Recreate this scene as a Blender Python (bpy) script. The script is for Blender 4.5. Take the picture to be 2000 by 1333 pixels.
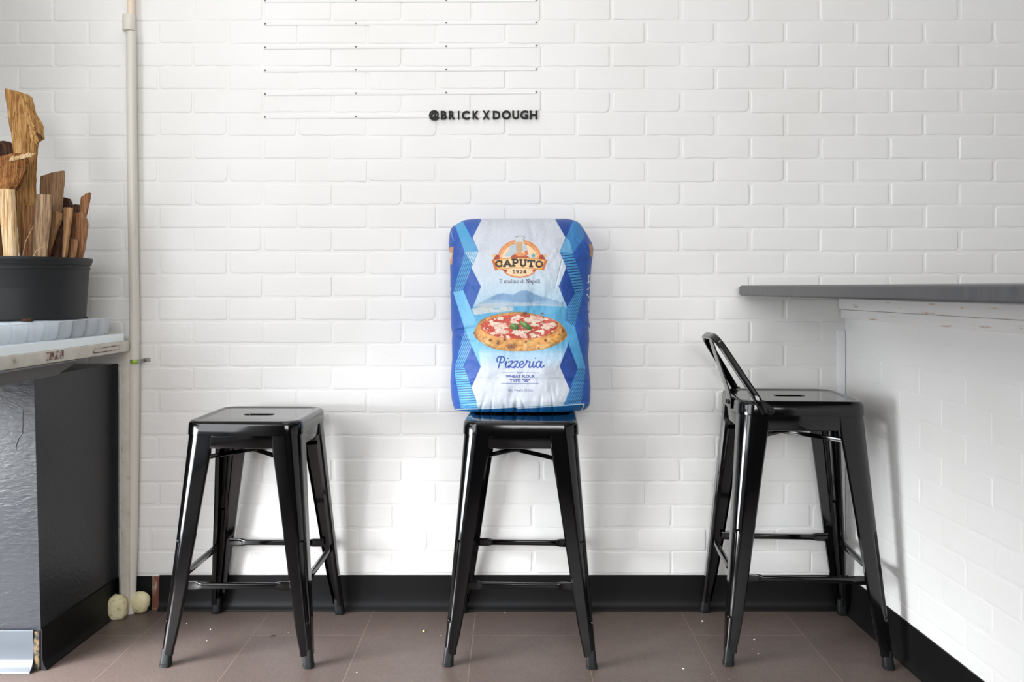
import bpy, bmesh, math, random
import numpy as np
from mathutils import Vector, Matrix

for o in list(bpy.data.objects):
    bpy.data.objects.remove(o, do_unlink=True)
SC = bpy.context.scene
COL = SC.collection
R = math.radians

# ------------------------------------------------------------------ camera
F, CX, HY = 1700.0, 1000.0, 562.0       # focal length and principal point in px of the 2000x1333 frame
DW, EYE = 2.576, 0.953                  # distance to the brick wall, eye height
cam_d = bpy.data.cameras.new('camera')
cam = bpy.data.objects.new('camera', cam_d)
COL.objects.link(cam)
cam.location = (0, -DW, EYE)
cam.rotation_euler = (R(90), 0, 0)
cam_d.sensor_width = 36.0
cam_d.lens = F / 2000 * 36
cam_d.shift_y = (HY - 666.5) / 2000
cam_d.clip_start = 0.05
cam_d.dof.use_dof = True
cam_d.dof.focus_distance = 2.36
cam_d.dof.aperture_fstop = 3.5
SC.camera = cam

# ------------------------------------------------------------------ world, lights, exposure
w = bpy.data.worlds.new('world'); SC.world = w
w.use_nodes = True
w.node_tree.nodes['Background'].inputs[0].default_value = (0.75, 0.85, 1.0, 1)
w.node_tree.nodes['Background'].inputs[1].default_value = 0.6

def area(name, loc, target, sx, sy, power, col, spread=180):
    d = bpy.data.lights.new(name, 'AREA')
    d.shape = 'RECTANGLE'; d.size = sx; d.size_y = sy
    d.energy = power; d.color = col; d.spread = R(spread)
    o = bpy.data.objects.new(name, d); COL.objects.link(o)
    o.location = loc
    v = Vector(target) - Vector(loc)
    o.rotation_euler = v.to_track_quat('-Z', 'Y').to_euler()
    return o
area('door_daylight', (-1.94, -1.28, 0.68), (-0.9, -1.0, 0.2), 0.9, 1.25, 12, (0.93, 0.965, 1.0))
area('door_floor_boost_upper', (-1.94, -1.28, 0.95), (-1.05, -0.80, 0.0), 0.9, 1.1, 5, (0.93, 0.965, 1.0), 95)  # extra narrow lamp at the door, aimed down to brighten the floor
area('door_floor_boost_lower', (-1.94, -1.28, 0.44), (-1.15, -0.80, 0.0), 0.9, 0.6, 27, (0.93, 0.965, 1.0), 72)  # second added narrow lamp, set low to lift the floor at left
area('storefront_daylight', (-1.94, -2.85, 1.60), (0, -2.0, 1.1), 1.4, 1.9, 48, (0.94, 0.97, 1.0))
area('rear_window_daylight', (0.4, -5.60, 1.9), (0.2, 0, 1.6), 2.2, 1.2, 108, (0.98, 0.99, 1.0))
area('ceiling_panel_light', (-0.45, -0.80, 2.93), (-0.48, 0, 1.6), 1.1, 0.4, 12.5, (1.0, 0.975, 0.94))
SC.view_settings.view_transform = 'Standard'
SC.view_settings.look = 'None'
SC.view_settings.exposure = 0.0
SC.view_settings.gamma = 1.0
SC.view_settings.use_curve_mapping = False

# ------------------------------------------------------------------ helpers
def P(px, py, d):
    """a point of the place, d metres in front of the camera, seen at pixel (px, py) of the photograph"""
    return ((px - CX) * d / F, d - DW, EYE - (py - HY) * d / F)

def srgb(r, g, b):
    def f(c):
        c /= 255.0
        return c / 12.92 if c <= 0.04045 else ((c + 0.055) / 1.055) ** 2.4
    return (f(r), f(g), f(b), 1.0)

class M:
    """small node-material builder"""
    def __init__(s, name, color=(0.8, 0.8, 0.8, 1), rough=0.5, metal=0.0, spec=0.5, coat=0.0, coat_rough=0.05):
        s.m = bpy.data.materials.new(name); s.m.use_nodes = True
        s.nt = s.m.node_tree; s.n = s.nt.nodes; s.l = s.nt.links
        s.b = s.n['Principled BSDF']
        s.b.inputs['Base Color'].default_value = color
        s.b.inputs['Roughness'].default_value = rough
        s.b.inputs['Metallic'].default_value = metal
        s.b.inputs['Specular IOR Level'].default_value = spec
        s.b.inputs['Coat Weight'].default_value = coat
        s.b.inputs['Coat Roughness'].default_value = coat_rough
    def coords(s, scale=(1, 1, 1), kind='Object', rot=(0, 0, 0), loc=(0, 0, 0)):
        tc = s.n.new('ShaderNodeTexCoord'); mp = s.n.new('ShaderNodeMapping')
        mp.inputs['Scale'].default_value = scale; mp.inputs['Rotation'].default_value = rot
        mp.inputs['Location'].default_value = loc
        s.l.new(tc.outputs[kind], mp.inputs['Vector'])
        return mp.outputs['Vector']
    def noise(s, vec, scale, detail=4, rough=0.55, dist=0.0):
        t = s.n.new('ShaderNodeTexNoise')
        t.inputs['Scale'].default_value = scale; t.inputs['Detail'].default_value = detail
        t.inputs['Roughness'].default_value = rough; t.inputs['Distortion'].default_value = dist
        s.l.new(vec, t.inputs['Vector'])
        return t.outputs['Fac']
    def ramp(s, fac, stops):
        r = s.n.new('ShaderNodeValToRGB'); e = r.color_ramp.elements
        while len(e) < len(stops): e.new(0.5)
        for k, (p, c) in enumerate(stops):
            e[k].position = p; e[k].color = c
        s.l.new(fac, r.inputs['Fac'])
        return r.outputs['Color']
    def mix(s, fac, a, b, mode='MIX'):
        x = s.n.new('ShaderNodeMix'); x.data_type = 'RGBA'; x.blend_type = mode
        for v, k in ((fac, 0), (a, 6), (b, 7)):
            if hasattr(v, 'links'): s.l.new(v, x.inputs[k])
            else: x.inputs[k].default_value = v
        return x.outputs[2]
    def color(s, c): s.l.new(c, s.b.inputs['Base Color'])
    def rough(s, c): s.l.new(c, s.b.inputs['Roughness'])
    def bump(s, h, strength=0.3, dist=0.002):
        b = s.n.new('ShaderNodeBump')
        b.inputs['Strength'].default_value = strength; b.inputs['Distance'].default_value = dist
        s.l.new(h, b.inputs['Height'])
        prev = s.b.inputs['Normal'].links
        if prev: s.l.new(prev[0].from_socket, b.inputs['Normal'])
        s.l.new(b.outputs['Normal'], s.b.inputs['Normal'])
        return s

def mesh(name, verts, faces, mat, parent=None, smooth=True, loc=None):
    me = bpy.data.meshes.new(name)
    me.from_pydata([tuple(v) for v in verts], [], faces)
    me.validate(); me.update()
    mats = mat if isinstance(mat, list) else [mat]
    for m in mats: me.materials.append(m.m if isinstance(m, M) else m)
    o = bpy.data.objects.new(name, me); COL.objects.link(o)
    if smooth:
        me.polygons.foreach_set('use_smooth', [True] * len(me.polygons))
        try: me.set_sharp_from_angle(angle=R(38))
        except Exception: pass
    if parent: o.parent = parent
    if loc: o.location = loc
    return o

def tag(o, label, cat, group=None):
    o['label'] = label; o['category'] = cat
    if group: o['group'] = group
    return o

def thing(name, label, cat, loc=(0, 0, 0), rz=0.0, group=None):
    o = bpy.data.objects.new(name, None); COL.objects.link(o)
    o.empty_display_size = 0.05
    o.location = loc; o.rotation_euler = (0, 0, rz)
    return tag(o, label, cat, group)

def structure(o):
    o['kind'] = 'structure'; return o

class MB:
    """collects shapes into one mesh"""
    def __init__(s): s.v = []; s.f = []; s.mi = []
    def add(s, vs, fs, mi=0):
        b = len(s.v); s.v += [tuple(v) for v in vs]
        for f in fs: s.f.append(tuple(b + i for i in f)); s.mi.append(mi)
    def box(s, lo, hi, mi=0, bev=0.0, shear=None):
        bm = bmesh.new()
        bmesh.ops.create_cube(bm, size=1.0)
        c = [(a + b) / 2 for a, b in zip(lo, hi)]; e = [b - a for a, b in zip(lo, hi)]
        for v in bm.verts: v.co = Vector((c[k] + v.co[k] * e[k] for k in range(3)))
        if bev > 0:
            bmesh.ops.bevel(bm, geom=list(bm.edges), offset=bev, segments=2, profile=0.6, affect='EDGES')
        bm.verts.index_update()
        vs = [shear(v.co) if shear else v.co for v in bm.verts]
        fs = [[v.index for v in f.verts] for f in bm.faces]
        s.add(vs, fs, mi); bm.free()
    def loft(s, rings, cap0=True, cap1=True, closed=True, mi=0):
        n = len(rings[0]); b = len(s.v); vs = [p for r in rings for p in r]; fs = []
        m = n if closed else n - 1
        for i in range(len(rings) - 1):
            for j in range(m):
                k = (j + 1) % n
                fs.append((i * n + j, i * n + k, (i + 1) * n + k, (i + 1) * n + j))
        if cap0: fs.append(tuple(reversed(range(n))))
        if cap1: fs.append(tuple((len(rings) - 1) * n + j for j in range(n)))
        s.add(vs, fs, mi)
    def tube(s, pts, rad, n=12, flat=None, mi=0, up=(0, 0, 1)):
        """rad: number or list; flat: (a, b) section half sizes or list of them along side / up"""
        pts = [Vector(p) for p in pts]; rings = []
        for i, p in enumerate(pts):
            t = (pts[min(i + 1, len(pts) - 1)] - pts[max(i - 1, 0)]).normalized()
            u = Vector(up); u = (u - t * u.dot(t))
            if u.length < 1e-4: u = Vector((1, 0, 0)) - t * t.x
            u.normalize(); sd = t.cross(u)
            if flat: a, b = flat[i] if isinstance(flat, list) else flat
            else: a = b = rad[i] if isinstance(rad, list) else rad
            ring = []
            for k in range(n):
                an = 2 * math.pi * k / n; ca, sa = math.cos(an), math.sin(an)
                if flat:
                    ca = math.copysign(abs(ca) ** 0.45, ca); sa = math.copysign(abs(sa) ** 0.45, sa)
                ring.append(p + sd * a * ca + u * b * sa)
            rings.append(ring)
        s.loft(rings, mi=mi)
    def lathe(s, prof, n=48, c=(0, 0, 0), mi=0, cap0=False, cap1=False):
        rings = [[(c[0] + r * math.cos(2 * math.pi * k / n), c[1] + r * math.sin(2 * math.pi * k / n), c[2] + z)
                  for k in range(n)] for r, z in prof]
        s.loft(rings, cap0=cap0, cap1=cap1, mi=mi)
    def build(s, name, mat, parent=None, smooth=True):
        o = mesh(name, s.v, s.f, mat, parent, smooth)
        bm = bmesh.new(); bm.from_mesh(o.data)
        bmesh.ops.recalc_face_normals(bm, faces=bm.faces); bm.to_mesh(o.data); bm.free()
        if smooth:
            try: o.data.set_sharp_from_angle(angle=R(38))
            except Exception: pass
        if isinstance(mat, list):
            if len(o.data.polygons) == len(s.mi): o.data.polygons.foreach_set('material_index', s.mi)
        return o

def bend(pts, r=0.02, n=6):
    """round the corners of a polyline"""
    pts = [Vector(p) for p in pts]; out = [pts[0]]
    for i in range(1, len(pts) - 1):
        a, b, c = pts[i - 1], pts[i], pts[i + 1]
        ra = min(r, (a - b).length * 0.45, (c - b).length * 0.45)
        p0 = b + (a - b).normalized() * ra; p1 = b + (c - b).normalized() * ra
        for k in range(n + 1):
            t = k / n
            out.append(p0 * (1 - t) ** 2 + b * 2 * t * (1 - t) + p1 * t * t)
    out.append(pts[-1])
    return out

# ------------------------------------------------------------------ materials
wallm = M('white_painted_brick', srgb(232, 230, 227), 0.46)
v = wallm.coords()
n1 = wallm.noise(v, 90, 5); n2 = wallm.noise(v, 9, 3)
wallm.bump(n1, 0.22, 0.0016); wallm.bump(n2, 0.35, 0.006)
wallm.color(wallm.ramp(wallm.noise(v, 2.2, 2), [(0.3, srgb(229, 227, 223)), (0.7, srgb(235, 234, 232))]))

plain = M('white_room_paint', srgb(222, 222, 220), 0.6)
v = plain.coords(); plain.bump(plain.noise(v, 60, 3), 0.1, 0.001)
darkroom = M('grey_room_paint', srgb(48, 47, 46), 0.7)
v = darkroom.coords(); darkroom.bump(darkroom.noise(v, 60, 3), 0.1, 0.001)

trimm = M('white_gloss_trim', srgb(236, 237, 238), 0.35)
v = trimm.coords(); trimm.bump(trimm.noise(v, 40, 4), 0.15, 0.001)

woodtrim = M('worn_white_board', srgb(236, 234, 230), 0.4)
v = woodtrim.coords(scale=(1, 5, 40)); nz = woodtrim.noise(v, 2.2, 6, 0.7)
v2 = woodtrim.coords(scale=(3, 3.2, 60)); nz2 = woodtrim.noise(v2, 1.3, 5, 0.7)
c = woodtrim.ramp(nz, [(0.0, srgb(120, 75, 55)), (0.33, srgb(186, 140, 108)), (0.40, srgb(236, 234, 230)), (1.0, srgb(238, 238, 238))])
woodtrim.color(c); woodtrim.bump(nz2, 0.3, 0.001)

floorm = M('brown_porcelain_tile', srgb(104, 90, 84), 0.42, spec=0.5)
v = floorm.coords(rot=(0, 0, 0))
# tiles 0.302 wide across, 0.6 long towards the wall
sep = floorm.n.new('ShaderNodeSeparateXYZ'); floorm.l.new(v, sep.inputs[0])
cmb = floorm.n.new('ShaderNodeCombineXYZ')
def madd(a, mul, add):
    t = floorm.n.new('ShaderNodeMath'); t.operation = 'MULTIPLY_ADD'
    floorm.l.new(a, t.inputs[0]); t.inputs[1].default_value = mul; t.inputs[2].default_value = add
    return t.outputs[0]
floorm.l.new(madd(sep.outputs['Y'], 1.0, 0.172 + 6.0), cmb.inputs['X'])
floorm.l.new(madd(sep.outputs['X'], 1.0, 0.1075 + 0.302 * 21), cmb.inputs['Y'])
bt = floorm.n.new('ShaderNodeTexBrick')
bt.offset = 0.5; bt.offset_frequency = 2; bt.squash = 1.0
bt.inputs['Scale'].default_value = 1.0
bt.inputs['Mortar Size'].default_value = 0.0016
bt.inputs['Mortar Smooth'].default_value = 0.25
bt.inputs['Bias'].default_value = 0.0
bt.inputs['Brick Width'].default_value = 0.598
bt.inputs['Row Height'].default_value = 0.302
bt.inputs['Color1'].default_value = (0.0, 0.0, 0.0, 1); bt.inputs['Color2'].default_value = (1, 1, 1, 1)
floorm.l.new(cmb.outputs[0], bt.inputs['Vector'])
sp = floorm.noise(v, 130, 4, 0.75); sp2 = floorm.noise(v, 30, 5, 0.6); sp3 = floorm.noise(v, 4.0, 3)
tile = floorm.ramp(sp, [(0.32, srgb(70, 58, 54)), (0.5, srgb(102, 88, 82)), (0.68, srgb(132, 118, 110))])
tile2 = floorm.mix(0.5, tile, floorm.ramp(sp2, [(0.3, srgb(90, 76, 71)), (0.7, srgb(112, 97, 90))]))
tile3 = floorm.mix(0.35, tile2, floorm.mix(bt.outputs['Color'], srgb(86, 74, 70), srgb(112, 98, 92)))
floorm.color(floorm.mix(bt.outputs['Fac'], tile3, srgb(126, 110, 102)))
floorm.rough(floorm.ramp(sp3, [(0.3, (0.36, 0.36, 0.36, 1)), (0.7, (0.5, 0.5, 0.5, 1))]))
floorm.bump(sp, 0.18, 0.0008)
inv = floorm.n.new('ShaderNodeMath'); inv.operation = 'SUBTRACT'; inv.inputs[0].default_value = 1.0
floorm.l.new(bt.outputs['Fac'], inv.inputs[1]); floorm.bump(inv.outputs[0], 0.6, 0.0012)

vinyl = M('black_vinyl_base', srgb(11, 11, 12), 0.5, spec=0.22)
v = vinyl.coords(); vinyl.bump(vinyl.noise(v, 12, 3), 0.15, 0.002)
stoolm = M('black_gloss_metal', srgb(5, 5, 6), 0.1, spec=0.42, coat=0.2, coat_rough=0.04)
v = stoolm.coords(); stoolm.bump(stoolm.noise(v, 14, 2), 0.12, 0.002)
rubber = M('black_rubber', srgb(20, 22, 23), 0.45, spec=0.35)
rubber.bump(rubber.noise(rubber.coords(), 80, 2), 0.1, 0.001)
boltm = M('black_bolt_metal', srgb(20, 20, 22), 0.3, metal=0.5)
boltm.bump(boltm.noise(boltm.coords(), 90, 2), 0.1, 0.0005)
laminate = M('dark_countertop_laminate', srgb(72, 72, 74), 0.38, spec=0.5)
v = laminate.coords(scale=(1, 6, 1)); nz = laminate.noise(v, 9, 5, 0.65)
laminate.color(laminate.ramp(nz, [(0.25, srgb(54, 54, 57)), (0.75, srgb(88, 88, 88))]))
laminate.rough(laminate.ramp(nz, [(0.3, (0.3, 0.3, 0.3, 1)), (0.7, (0.48, 0.48, 0.48, 1))]))
cabm = M('black_painted_cabinet', srgb(36, 38, 43), 0.36, spec=0.5)
v = cabm.coords(scale=(1, 1, 2.6)); cabm.bump(cabm.noise(v, 42, 4, 0.6, 0.6), 0.5, 0.0022)
v = cabm.coords(); sc = cabm.noise(v, 150, 2, 0.5)
cabm.color(cabm.ramp(sc, [(0.0, srgb(33, 35, 40)), (0.74, srgb(38, 40, 45)), (0.80, srgb(92, 96, 100))]))
scratch = M('pale_paint_scratch', srgb(110, 125, 130), 0.5)
scratch.bump(scratch.noise(scratch.coords(), 90, 2), 0.2, 0.0005)
cream = M('worn_cream_enamel', srgb(205, 200, 188), 0.5)
v = cream.coords(); nz = cream.noise(v, 22, 6, 0.7)
cream.color(cream.ramp(nz, [(0.27, srgb(150, 135, 118)), (0.40, srgb(196, 190, 176)), (0.7, srgb(212, 208, 198))]))
cream.bump(nz, 0.2, 0.001)
rust = M('brown_rust_tape', srgb(105, 70, 58), 0.6)
v = rust.coords(); nz = rust.noise(v, 70, 3)
rust.color(rust.ramp(nz, [(0.45, srgb(98, 60, 48)), (0.56, srgb(190, 180, 168))])); rust.bump(nz, 0.2, 0.001)
glassboard = M('white_polished_board', srgb(238, 248, 252), 0.12, coat=0.5)
glassboard.bump(glassboard.noise(glassboard.coords(), 6, 2), 0.05, 0.001)
greymetal = M('dull_grey_metal', srgb(98, 98, 98), 0.5, metal=0.2)
greymetal.bump(greymetal.noise(greymetal.coords(), 30, 3), 0.15, 0.001)
traym = M('translucent_plastic', srgb(232, 238, 244), 0.3)
traym.b.inputs['Transmission Weight'].default_value = 0.45
traym.b.inputs['IOR'].default_value = 1.2
traym.b.inputs['Alpha'].default_value = 0.42
traym.bump(traym.noise(traym.coords(), 40, 2), 0.1, 0.001)
potm = M('black_nursery_plastic', srgb(44, 46, 47), 0.5, spec=0.35)
v = potm.coords(); nz = potm.noise(v, 160, 2)
potm.color(potm.ramp(nz, [(0.0, srgb(30, 31, 32)), (0.76, srgb(34, 35, 36)), (0.84, srgb(90, 92, 92))]))
potm.bump(potm.noise(v, 20, 3), 0.2, 0.002)
pipem = M('cream_painted_pipe', srgb(221, 217, 208), 0.4)
v = pipem.coords(scale=(1, 1, 0.35)); nz = pipem.noise(v, 34, 5, 0.7)
pipem.color(pipem.ramp(nz, [(0.24, srgb(150, 128, 110)), (0.33, srgb(214, 208, 197)), (0.75, srgb(216, 211, 200))]))
pipem.bump(nz, 0.15, 0.001)
foamm = M('cream_spray_foam', srgb(214, 202, 150), 0.75)
v = foamm.coords(); nz = foamm.noise(v, 60, 5, 0.7)
foamm.color(foamm.ramp(nz, [(0.28, srgb(150, 132, 96)), (0.42, srgb(220, 208, 166)), (0.7, srgb(234, 226, 190))]))
foamm.bump(nz, 0.5, 0.003)
greenm = M('green_tape', srgb(150, 200, 40), 0.5)
greenm.bump(greenm.noise(greenm.coords(), 90, 2), 0.3, 0.001)
strapm = M('galvanised_strap', srgb(170, 172, 165), 0.4, metal=0.6)
strapm.bump(strapm.noise(strapm.coords(), 120, 2), 0.4, 0.001)
railm = M('clear_white_acrylic', srgb(232, 231, 229), 0.3)
railm.bump(railm.noise(railm.coords(), 50, 2), 0.05, 0.001)
screwm = M('steel_screw', srgb(120, 118, 115), 0.35, metal=0.7)
screwm.bump(screwm.noise(screwm.coords(), 300, 2), 0.1, 0.0003)
letterm = M('black_letter_acrylic', srgb(18, 16, 16), 0.5, spec=0.25)
letterm.bump(letterm.noise(letterm.coords(), 200, 2), 0.05, 0.0005)
patchm = M('bare_wall_patch', srgb(120, 80, 62), 0.8)
v = patchm.coords(scale=(60, 1, 6)); nz = patchm.noise(v, 1.6, 4, 0.6)
patchm.color(patchm.ramp(nz, [(0.40, srgb(190, 180, 172)), (0.47, srgb(120, 78, 58)), (0.7, srgb(96, 46, 36))]))
patchm.bump(nz, 0.4, 0.002)
bloblack = M('black_paint_spill', srgb(16, 15, 16), 0.5)
bloblack.bump(bloblack.noise(bloblack.coords(), 40, 3), 0.3, 0.001)

def woodmat(name, c0, c1, c2, sc=1.0, bark=False):
    m = M(name, c1, 0.78, spec=0.2)
    v = m.coords(scale=(22 * sc, 22 * sc, 1.5 * sc))
    if bark: v = m.coords(scale=(12, 12, 9), rot=(0, 0.9, 0))
    n = m.noise(v, 5.5, 7, 0.7, 0.35 if not bark else 1.4)
    n2 = m.noise(m.coords(scale=(60, 60, 2.2)), 5, 3, 0.6)
    col = m.ramp(n, [(0.37, c0), (0.47, c1), (0.53, c1), (0.63, c2)])
    m.color(m.mix(0.5, col, m.ramp(n2, [(0.40, c0), (0.50, c1), (0.60, c2)])))
    m.bump(n, 0.9, 0.006 if not bark else 0.012); m.bump(n2, 0.5, 0.0015)
    return m
w_gold = woodmat('golden_split_wood', srgb(118, 72, 34), srgb(186, 138, 82), srgb(220, 180, 122))
w_pale = woodmat('pale_split_wood', srgb(178, 122, 66), srgb(228, 194, 146), srgb(246, 226, 190))
w_tan = woodmat('tan_split_wood', srgb(120, 82, 52), srgb(172, 130, 90), srgb(200, 164, 122))
w_red = woodmat('reddish_split_wood', srgb(112, 70, 44), srgb(164, 116, 80), srgb(194, 150, 112))
w_brown = woodmat('brown_split_wood', srgb(104, 76, 54), srgb(152, 118, 88), srgb(180, 148, 118))
w_grey = woodmat('weathered_grey_wood', srgb(92, 70, 58), srgb(158, 128, 100), srgb(210, 180, 140), 0.6)
w_bark = woodmat('dark_bark', srgb(46, 30, 24), srgb(86, 58, 44), srgb(120, 86, 66), bark=True)
w_orange = woodmat('orange_inner_bark', srgb(84, 46, 20), srgb(160, 102, 54), srgb(204, 152, 98), bark=True)

# ------------------------------------------------------------------ setting
def brick_shapes(mb, rows, u0, u1, to_world, seed, pitch, depth=0.0045, rowh=0.0682, gap=0.0085):
    """rows: list of (v_bottom, offset u of one right edge, v_min, v_max)"""
    rnd = random.Random(seed); n = 36
    for vb, off, vmin, vmax in rows:
        k0 = math.floor((u0 - off) / pitch); k1 = math.ceil((u1 - off) / pitch) + 1
        for k in range(k0, k1 + 1):
            ur = off + k * pitch + rnd.uniform(-0.0015, 0.0015)
            ul = off + (k - 1) * pitch + gap * rnd.uniform(0.75, 1.35)
            b = vb + rnd.uniform(-0.0015, 0.0015); t = vb + rowh - gap * rnd.uniform(0.7, 1.15)
            b = max(b, vmin); t = min(t, vmax)
            l = max(ul, u0); r = min(ur, u1)
            if r - l < 0.012 or t - b < 0.008: continue
            rad = [min(rnd.choice([0.002, 0.003, 0.004, 0.006, 0.009, 0.013]), (t - b) * 0.4, (r - l) * 0.4) for _ in range(4)]
            cs = [(r - rad[0], t - rad[0], 0), (l + rad[1], t - rad[1], 90), (l + rad[2], b + rad[2], 180), (r - rad[3], b + rad[3], 270)]
            pts = []
            for ci, (cx, cy, a0) in enumerate(cs):
                for q in range(4):
                    a = R(a0 + 30 * q)
                    pts.append([cx + rad[ci] * math.cos(a), cy + rad[ci] * math.sin(a)])
                nx = cs[(ci + 1) % 4]; a = R(nx[2]); rn = rad[(ci + 1) % 4]
                e = (nx[0] + rn * math.cos(a), nx[1] + rn * math.sin(a)); p = pts[-1][:]
                m = 8 if ci % 2 == 0 else 3
                for q in range(1, m):
                    f = q / m
                    pts.append([p[0] + (e[0] - p[0]) * f, p[1] + (e[1] - p[1]) * f])
            ph = rnd.random() * 9; am = rnd.uniform(0.0004, 0.0013)
            cxm, cym = (l + r) / 2, (b + t) / 2
            for p in pts:
                wv = am * (math.sin(p[0] * 71 + ph) + math.sin(p[0] * 163 + ph * 2) * 0.7 + math.sin(p[1] * 190 + ph))
                if rnd.random() < 0.02: wv -= 0.0016
                dy = 1 if p[1] > cym else -1
                p[1] += dy * wv * 0.8; p[0] += (1 if p[0] > cxm else -1) * wv * 0.6
            tilt = rnd.uniform(-0.0006, 0.0006)
            def ring(ins, dz):
                out = []
                for p in pts:
                    dx, dy = p[0] - cxm, p[1] - cym
                    sx = max(0, 1 - ins / max(0.006, (r - l) / 2)); sy = max(0, 1 - ins / max(0.006, (t - b) / 2))
                    out.append(to_world(cxm + dx * sx, cym + dy * sy, dz + (tilt * dx / 0.1 if dz > 0 else 0)))
                return out
            rs = [ring(-0.0022, -0.0006), ring(-0.0004, depth * 0.55), ring(0.0012, depth * 0.9), ring(0.0036, depth)]
            mb.loft(rs, cap0=False, cap1=True)

S = F / DW                                # px per metre on the back wall
PITCH = 136.07 / S
def zpx(y): return EYE - (y - HY) / S
def xpx(x): return (x - CX) / S

mb = MB()
rows = []
for n in range(-22, 25):
    zb = zpx(38.5 + 45.05 * n)
    off = xpx(306 if n % 2 else 374)
    if n >= 22: off += -17 / S
    rows.append((zb, off, 0.0, 2.95))
for nn in (25, 26):
    rows.append((max(0.0, zpx(38.5 + 45.05 * nn)), xpx(306 if nn % 2 else 374) - 17 / S, 0.0, 0.09))
DEP = 0.0013
brick_shapes(mb, rows, -2.8, 3.4, lambda u, v, h: (u, DEP - h, v), 3, PITCH, DEP, 45.05 / S)
mb.add([(-2.8, DEP, 0), (3.4, DEP, 0), (3.4, DEP, 2.95), (-2.8, DEP, 2.95)], [(0, 1, 2, 3)])
mb.add([(-2.8, DEP + 0.12, 0), (3.4, DEP + 0.12, 0), (3.4, DEP + 0.12, 2.95), (-2.8, DEP + 0.12, 2.95)], [(3, 2, 1, 0)])
structure(mb.build('wall_back', wallm))

mb = MB(); mb.box((-2.9, -6.1, -0.08), (3.5, 0.13, 0.0)); structure(mb.build('floor', floorm, smooth=False))
mb = MB(); mb.box((-2.9, -6.1, 2.95), (3.5, 0.13, 3.03)); structure(mb.build('ceiling', plain, smooth=False))
# left wall with a glazed door and the storefront window, and an unseen block added for shade
XW = -2.00
mb = MB()
mb.box((XW - 0.08, -0.80, 0), (XW, 0.0, 2.95)); mb.box((XW - 0.08, -2.08, 0), (XW, -1.76, 2.95)); mb.box((XW - 0.08, -6.1, 0), (XW, -3.62, 2.95))
mb.box((XW - 0.08, -1.76, 2.12), (XW, -0.80, 2.95))
mb.box((XW - 0.08, -3.62, 0), (XW, -2.08, 0.33)); mb.box((XW - 0.08, -3.62, 2.67), (XW, -2.08, 2.95))
structure(mb.build('wall_left', plain, smooth=False))
mb = MB(); mb.box((XW, -0.92, 1.30), (-1.50, -0.30, 2.95)); structure(mb.build('unseen_shade_block', plain, smooth=False))  # out-of-view block added to shade the upper left of the brick wall
def frame(name, ya, yb, za, zb):
    mb = MB()
    for a, b in ((ya, ya + 0.04), (yb - 0.04, yb)): mb.box((XW - 0.06, a, za), (XW + 0.02, b, zb))
    for a, b in ((za, za + 0.04), (zb - 0.04, zb)): mb.box((XW - 0.06, ya, a), (XW + 0.02, yb, b))
    structure(mb.build(name, greymetal, smooth=False))
frame('window_1', -3.62, -2.08, 0.33, 2.67)
frame('door_1', -1.76, -0.80, 0.0, 2.12)
mb = MB(); mb.box((-2.8, -6.1, 0), (3.4, -6.0, 2.95)); structure(mb.build('wall_rear', darkroom, smooth=False))
mb = MB(); mb.box((3.4, -6.0, 0), (3.5, 0.0, 2.95)); structure(mb.build('wall_far_right', darkroom, smooth=False))

# right half wall under the bar, clad in the same painted brick
WR = 0.985; SL = 0.0412
def wr(t, z, h=0.0):            # t metres out from the back wall
    return (WR + SL * t - h, -t - h * SL, z)
TL = 2.3
mb = MB()
rows = []
for n in range(0, 13):
    zb = 0.862 - 0.04 - 0.0682 * (n + 1) + 0.0
    rows.append((zb + 0.0085, 0.135 if n % 2 == 0 else 0.234, 0.0, 0.861))
rows.append((0.822, 0.234, 0.0, 0.856))
brick_shapes(mb, rows, 0.006, TL, lambda u, v, h: wr(u, v, h), 8, 0.2, 0.0006, 0.0682)
mb.add([wr(0, 0), wr(TL, 0), wr(TL, 0.929), wr(0, 0.929), wr(0, 0, -0.12), wr(TL, 0, -0.12), wr(TL, 0.929, -0.12), wr(0, 0.929, -0.12)],
       [(0, 1, 2, 3), (5, 4, 7, 6), (1, 5, 6, 2), (3, 2, 6, 7)])
structure(mb.build('wall_right', wallm))

def cove(mb, a, b, nrm, h=0.1, toe=0.016, thick=0.003, ext=0.0):
    """vinyl cove base between floor points a and b, nrm = outward direction"""
    prof = [(0.0004, h), (thick, h - 0.0005), (thick + 0.0004, h * 0.5), (thick + 0.001, 0.028), (thick + 0.0035, 0.016), (thick + 0.008, 0.008),
            (toe, 0.004), (toe + 0.001, 0.0015), (toe, 0.0), (0.0004, 0.0)]
    rings = []
    for p in (a, b):
        rings.append([(p[0] + nrm[0] * o, p[1] + nrm[1] * o, z) for o, z in prof])
    mb.loft(rings)
mb = MB(); cove(mb, (xpx(312), 0), (WR - 0.001, 0), (0, -1), h=0.102, toe=0.017)
structure(mb.build('baseboard_back', vinyl))
mb = MB(); cove(mb, (xpx(238), 0), (xpx(297), 0), (0, -1), h=0.099, toe=0.010)
structure(mb.build('baseboard_left', vinyl))
mb = MB(); cove(mb, wr(0.018, 0)[:2], wr(TL, 0)[:2], (-1, -SL), h=0.108, toe=0.015, thick=0.004)
structure(mb.build('baseboard_right', vinyl))
mb = MB(); mb.box((xpx(297.5), -0.0025, 0.0), (xpx(311.5), 0.002, 0.098)); structure(mb.build('trim_1', patchm, smooth=False))
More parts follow.
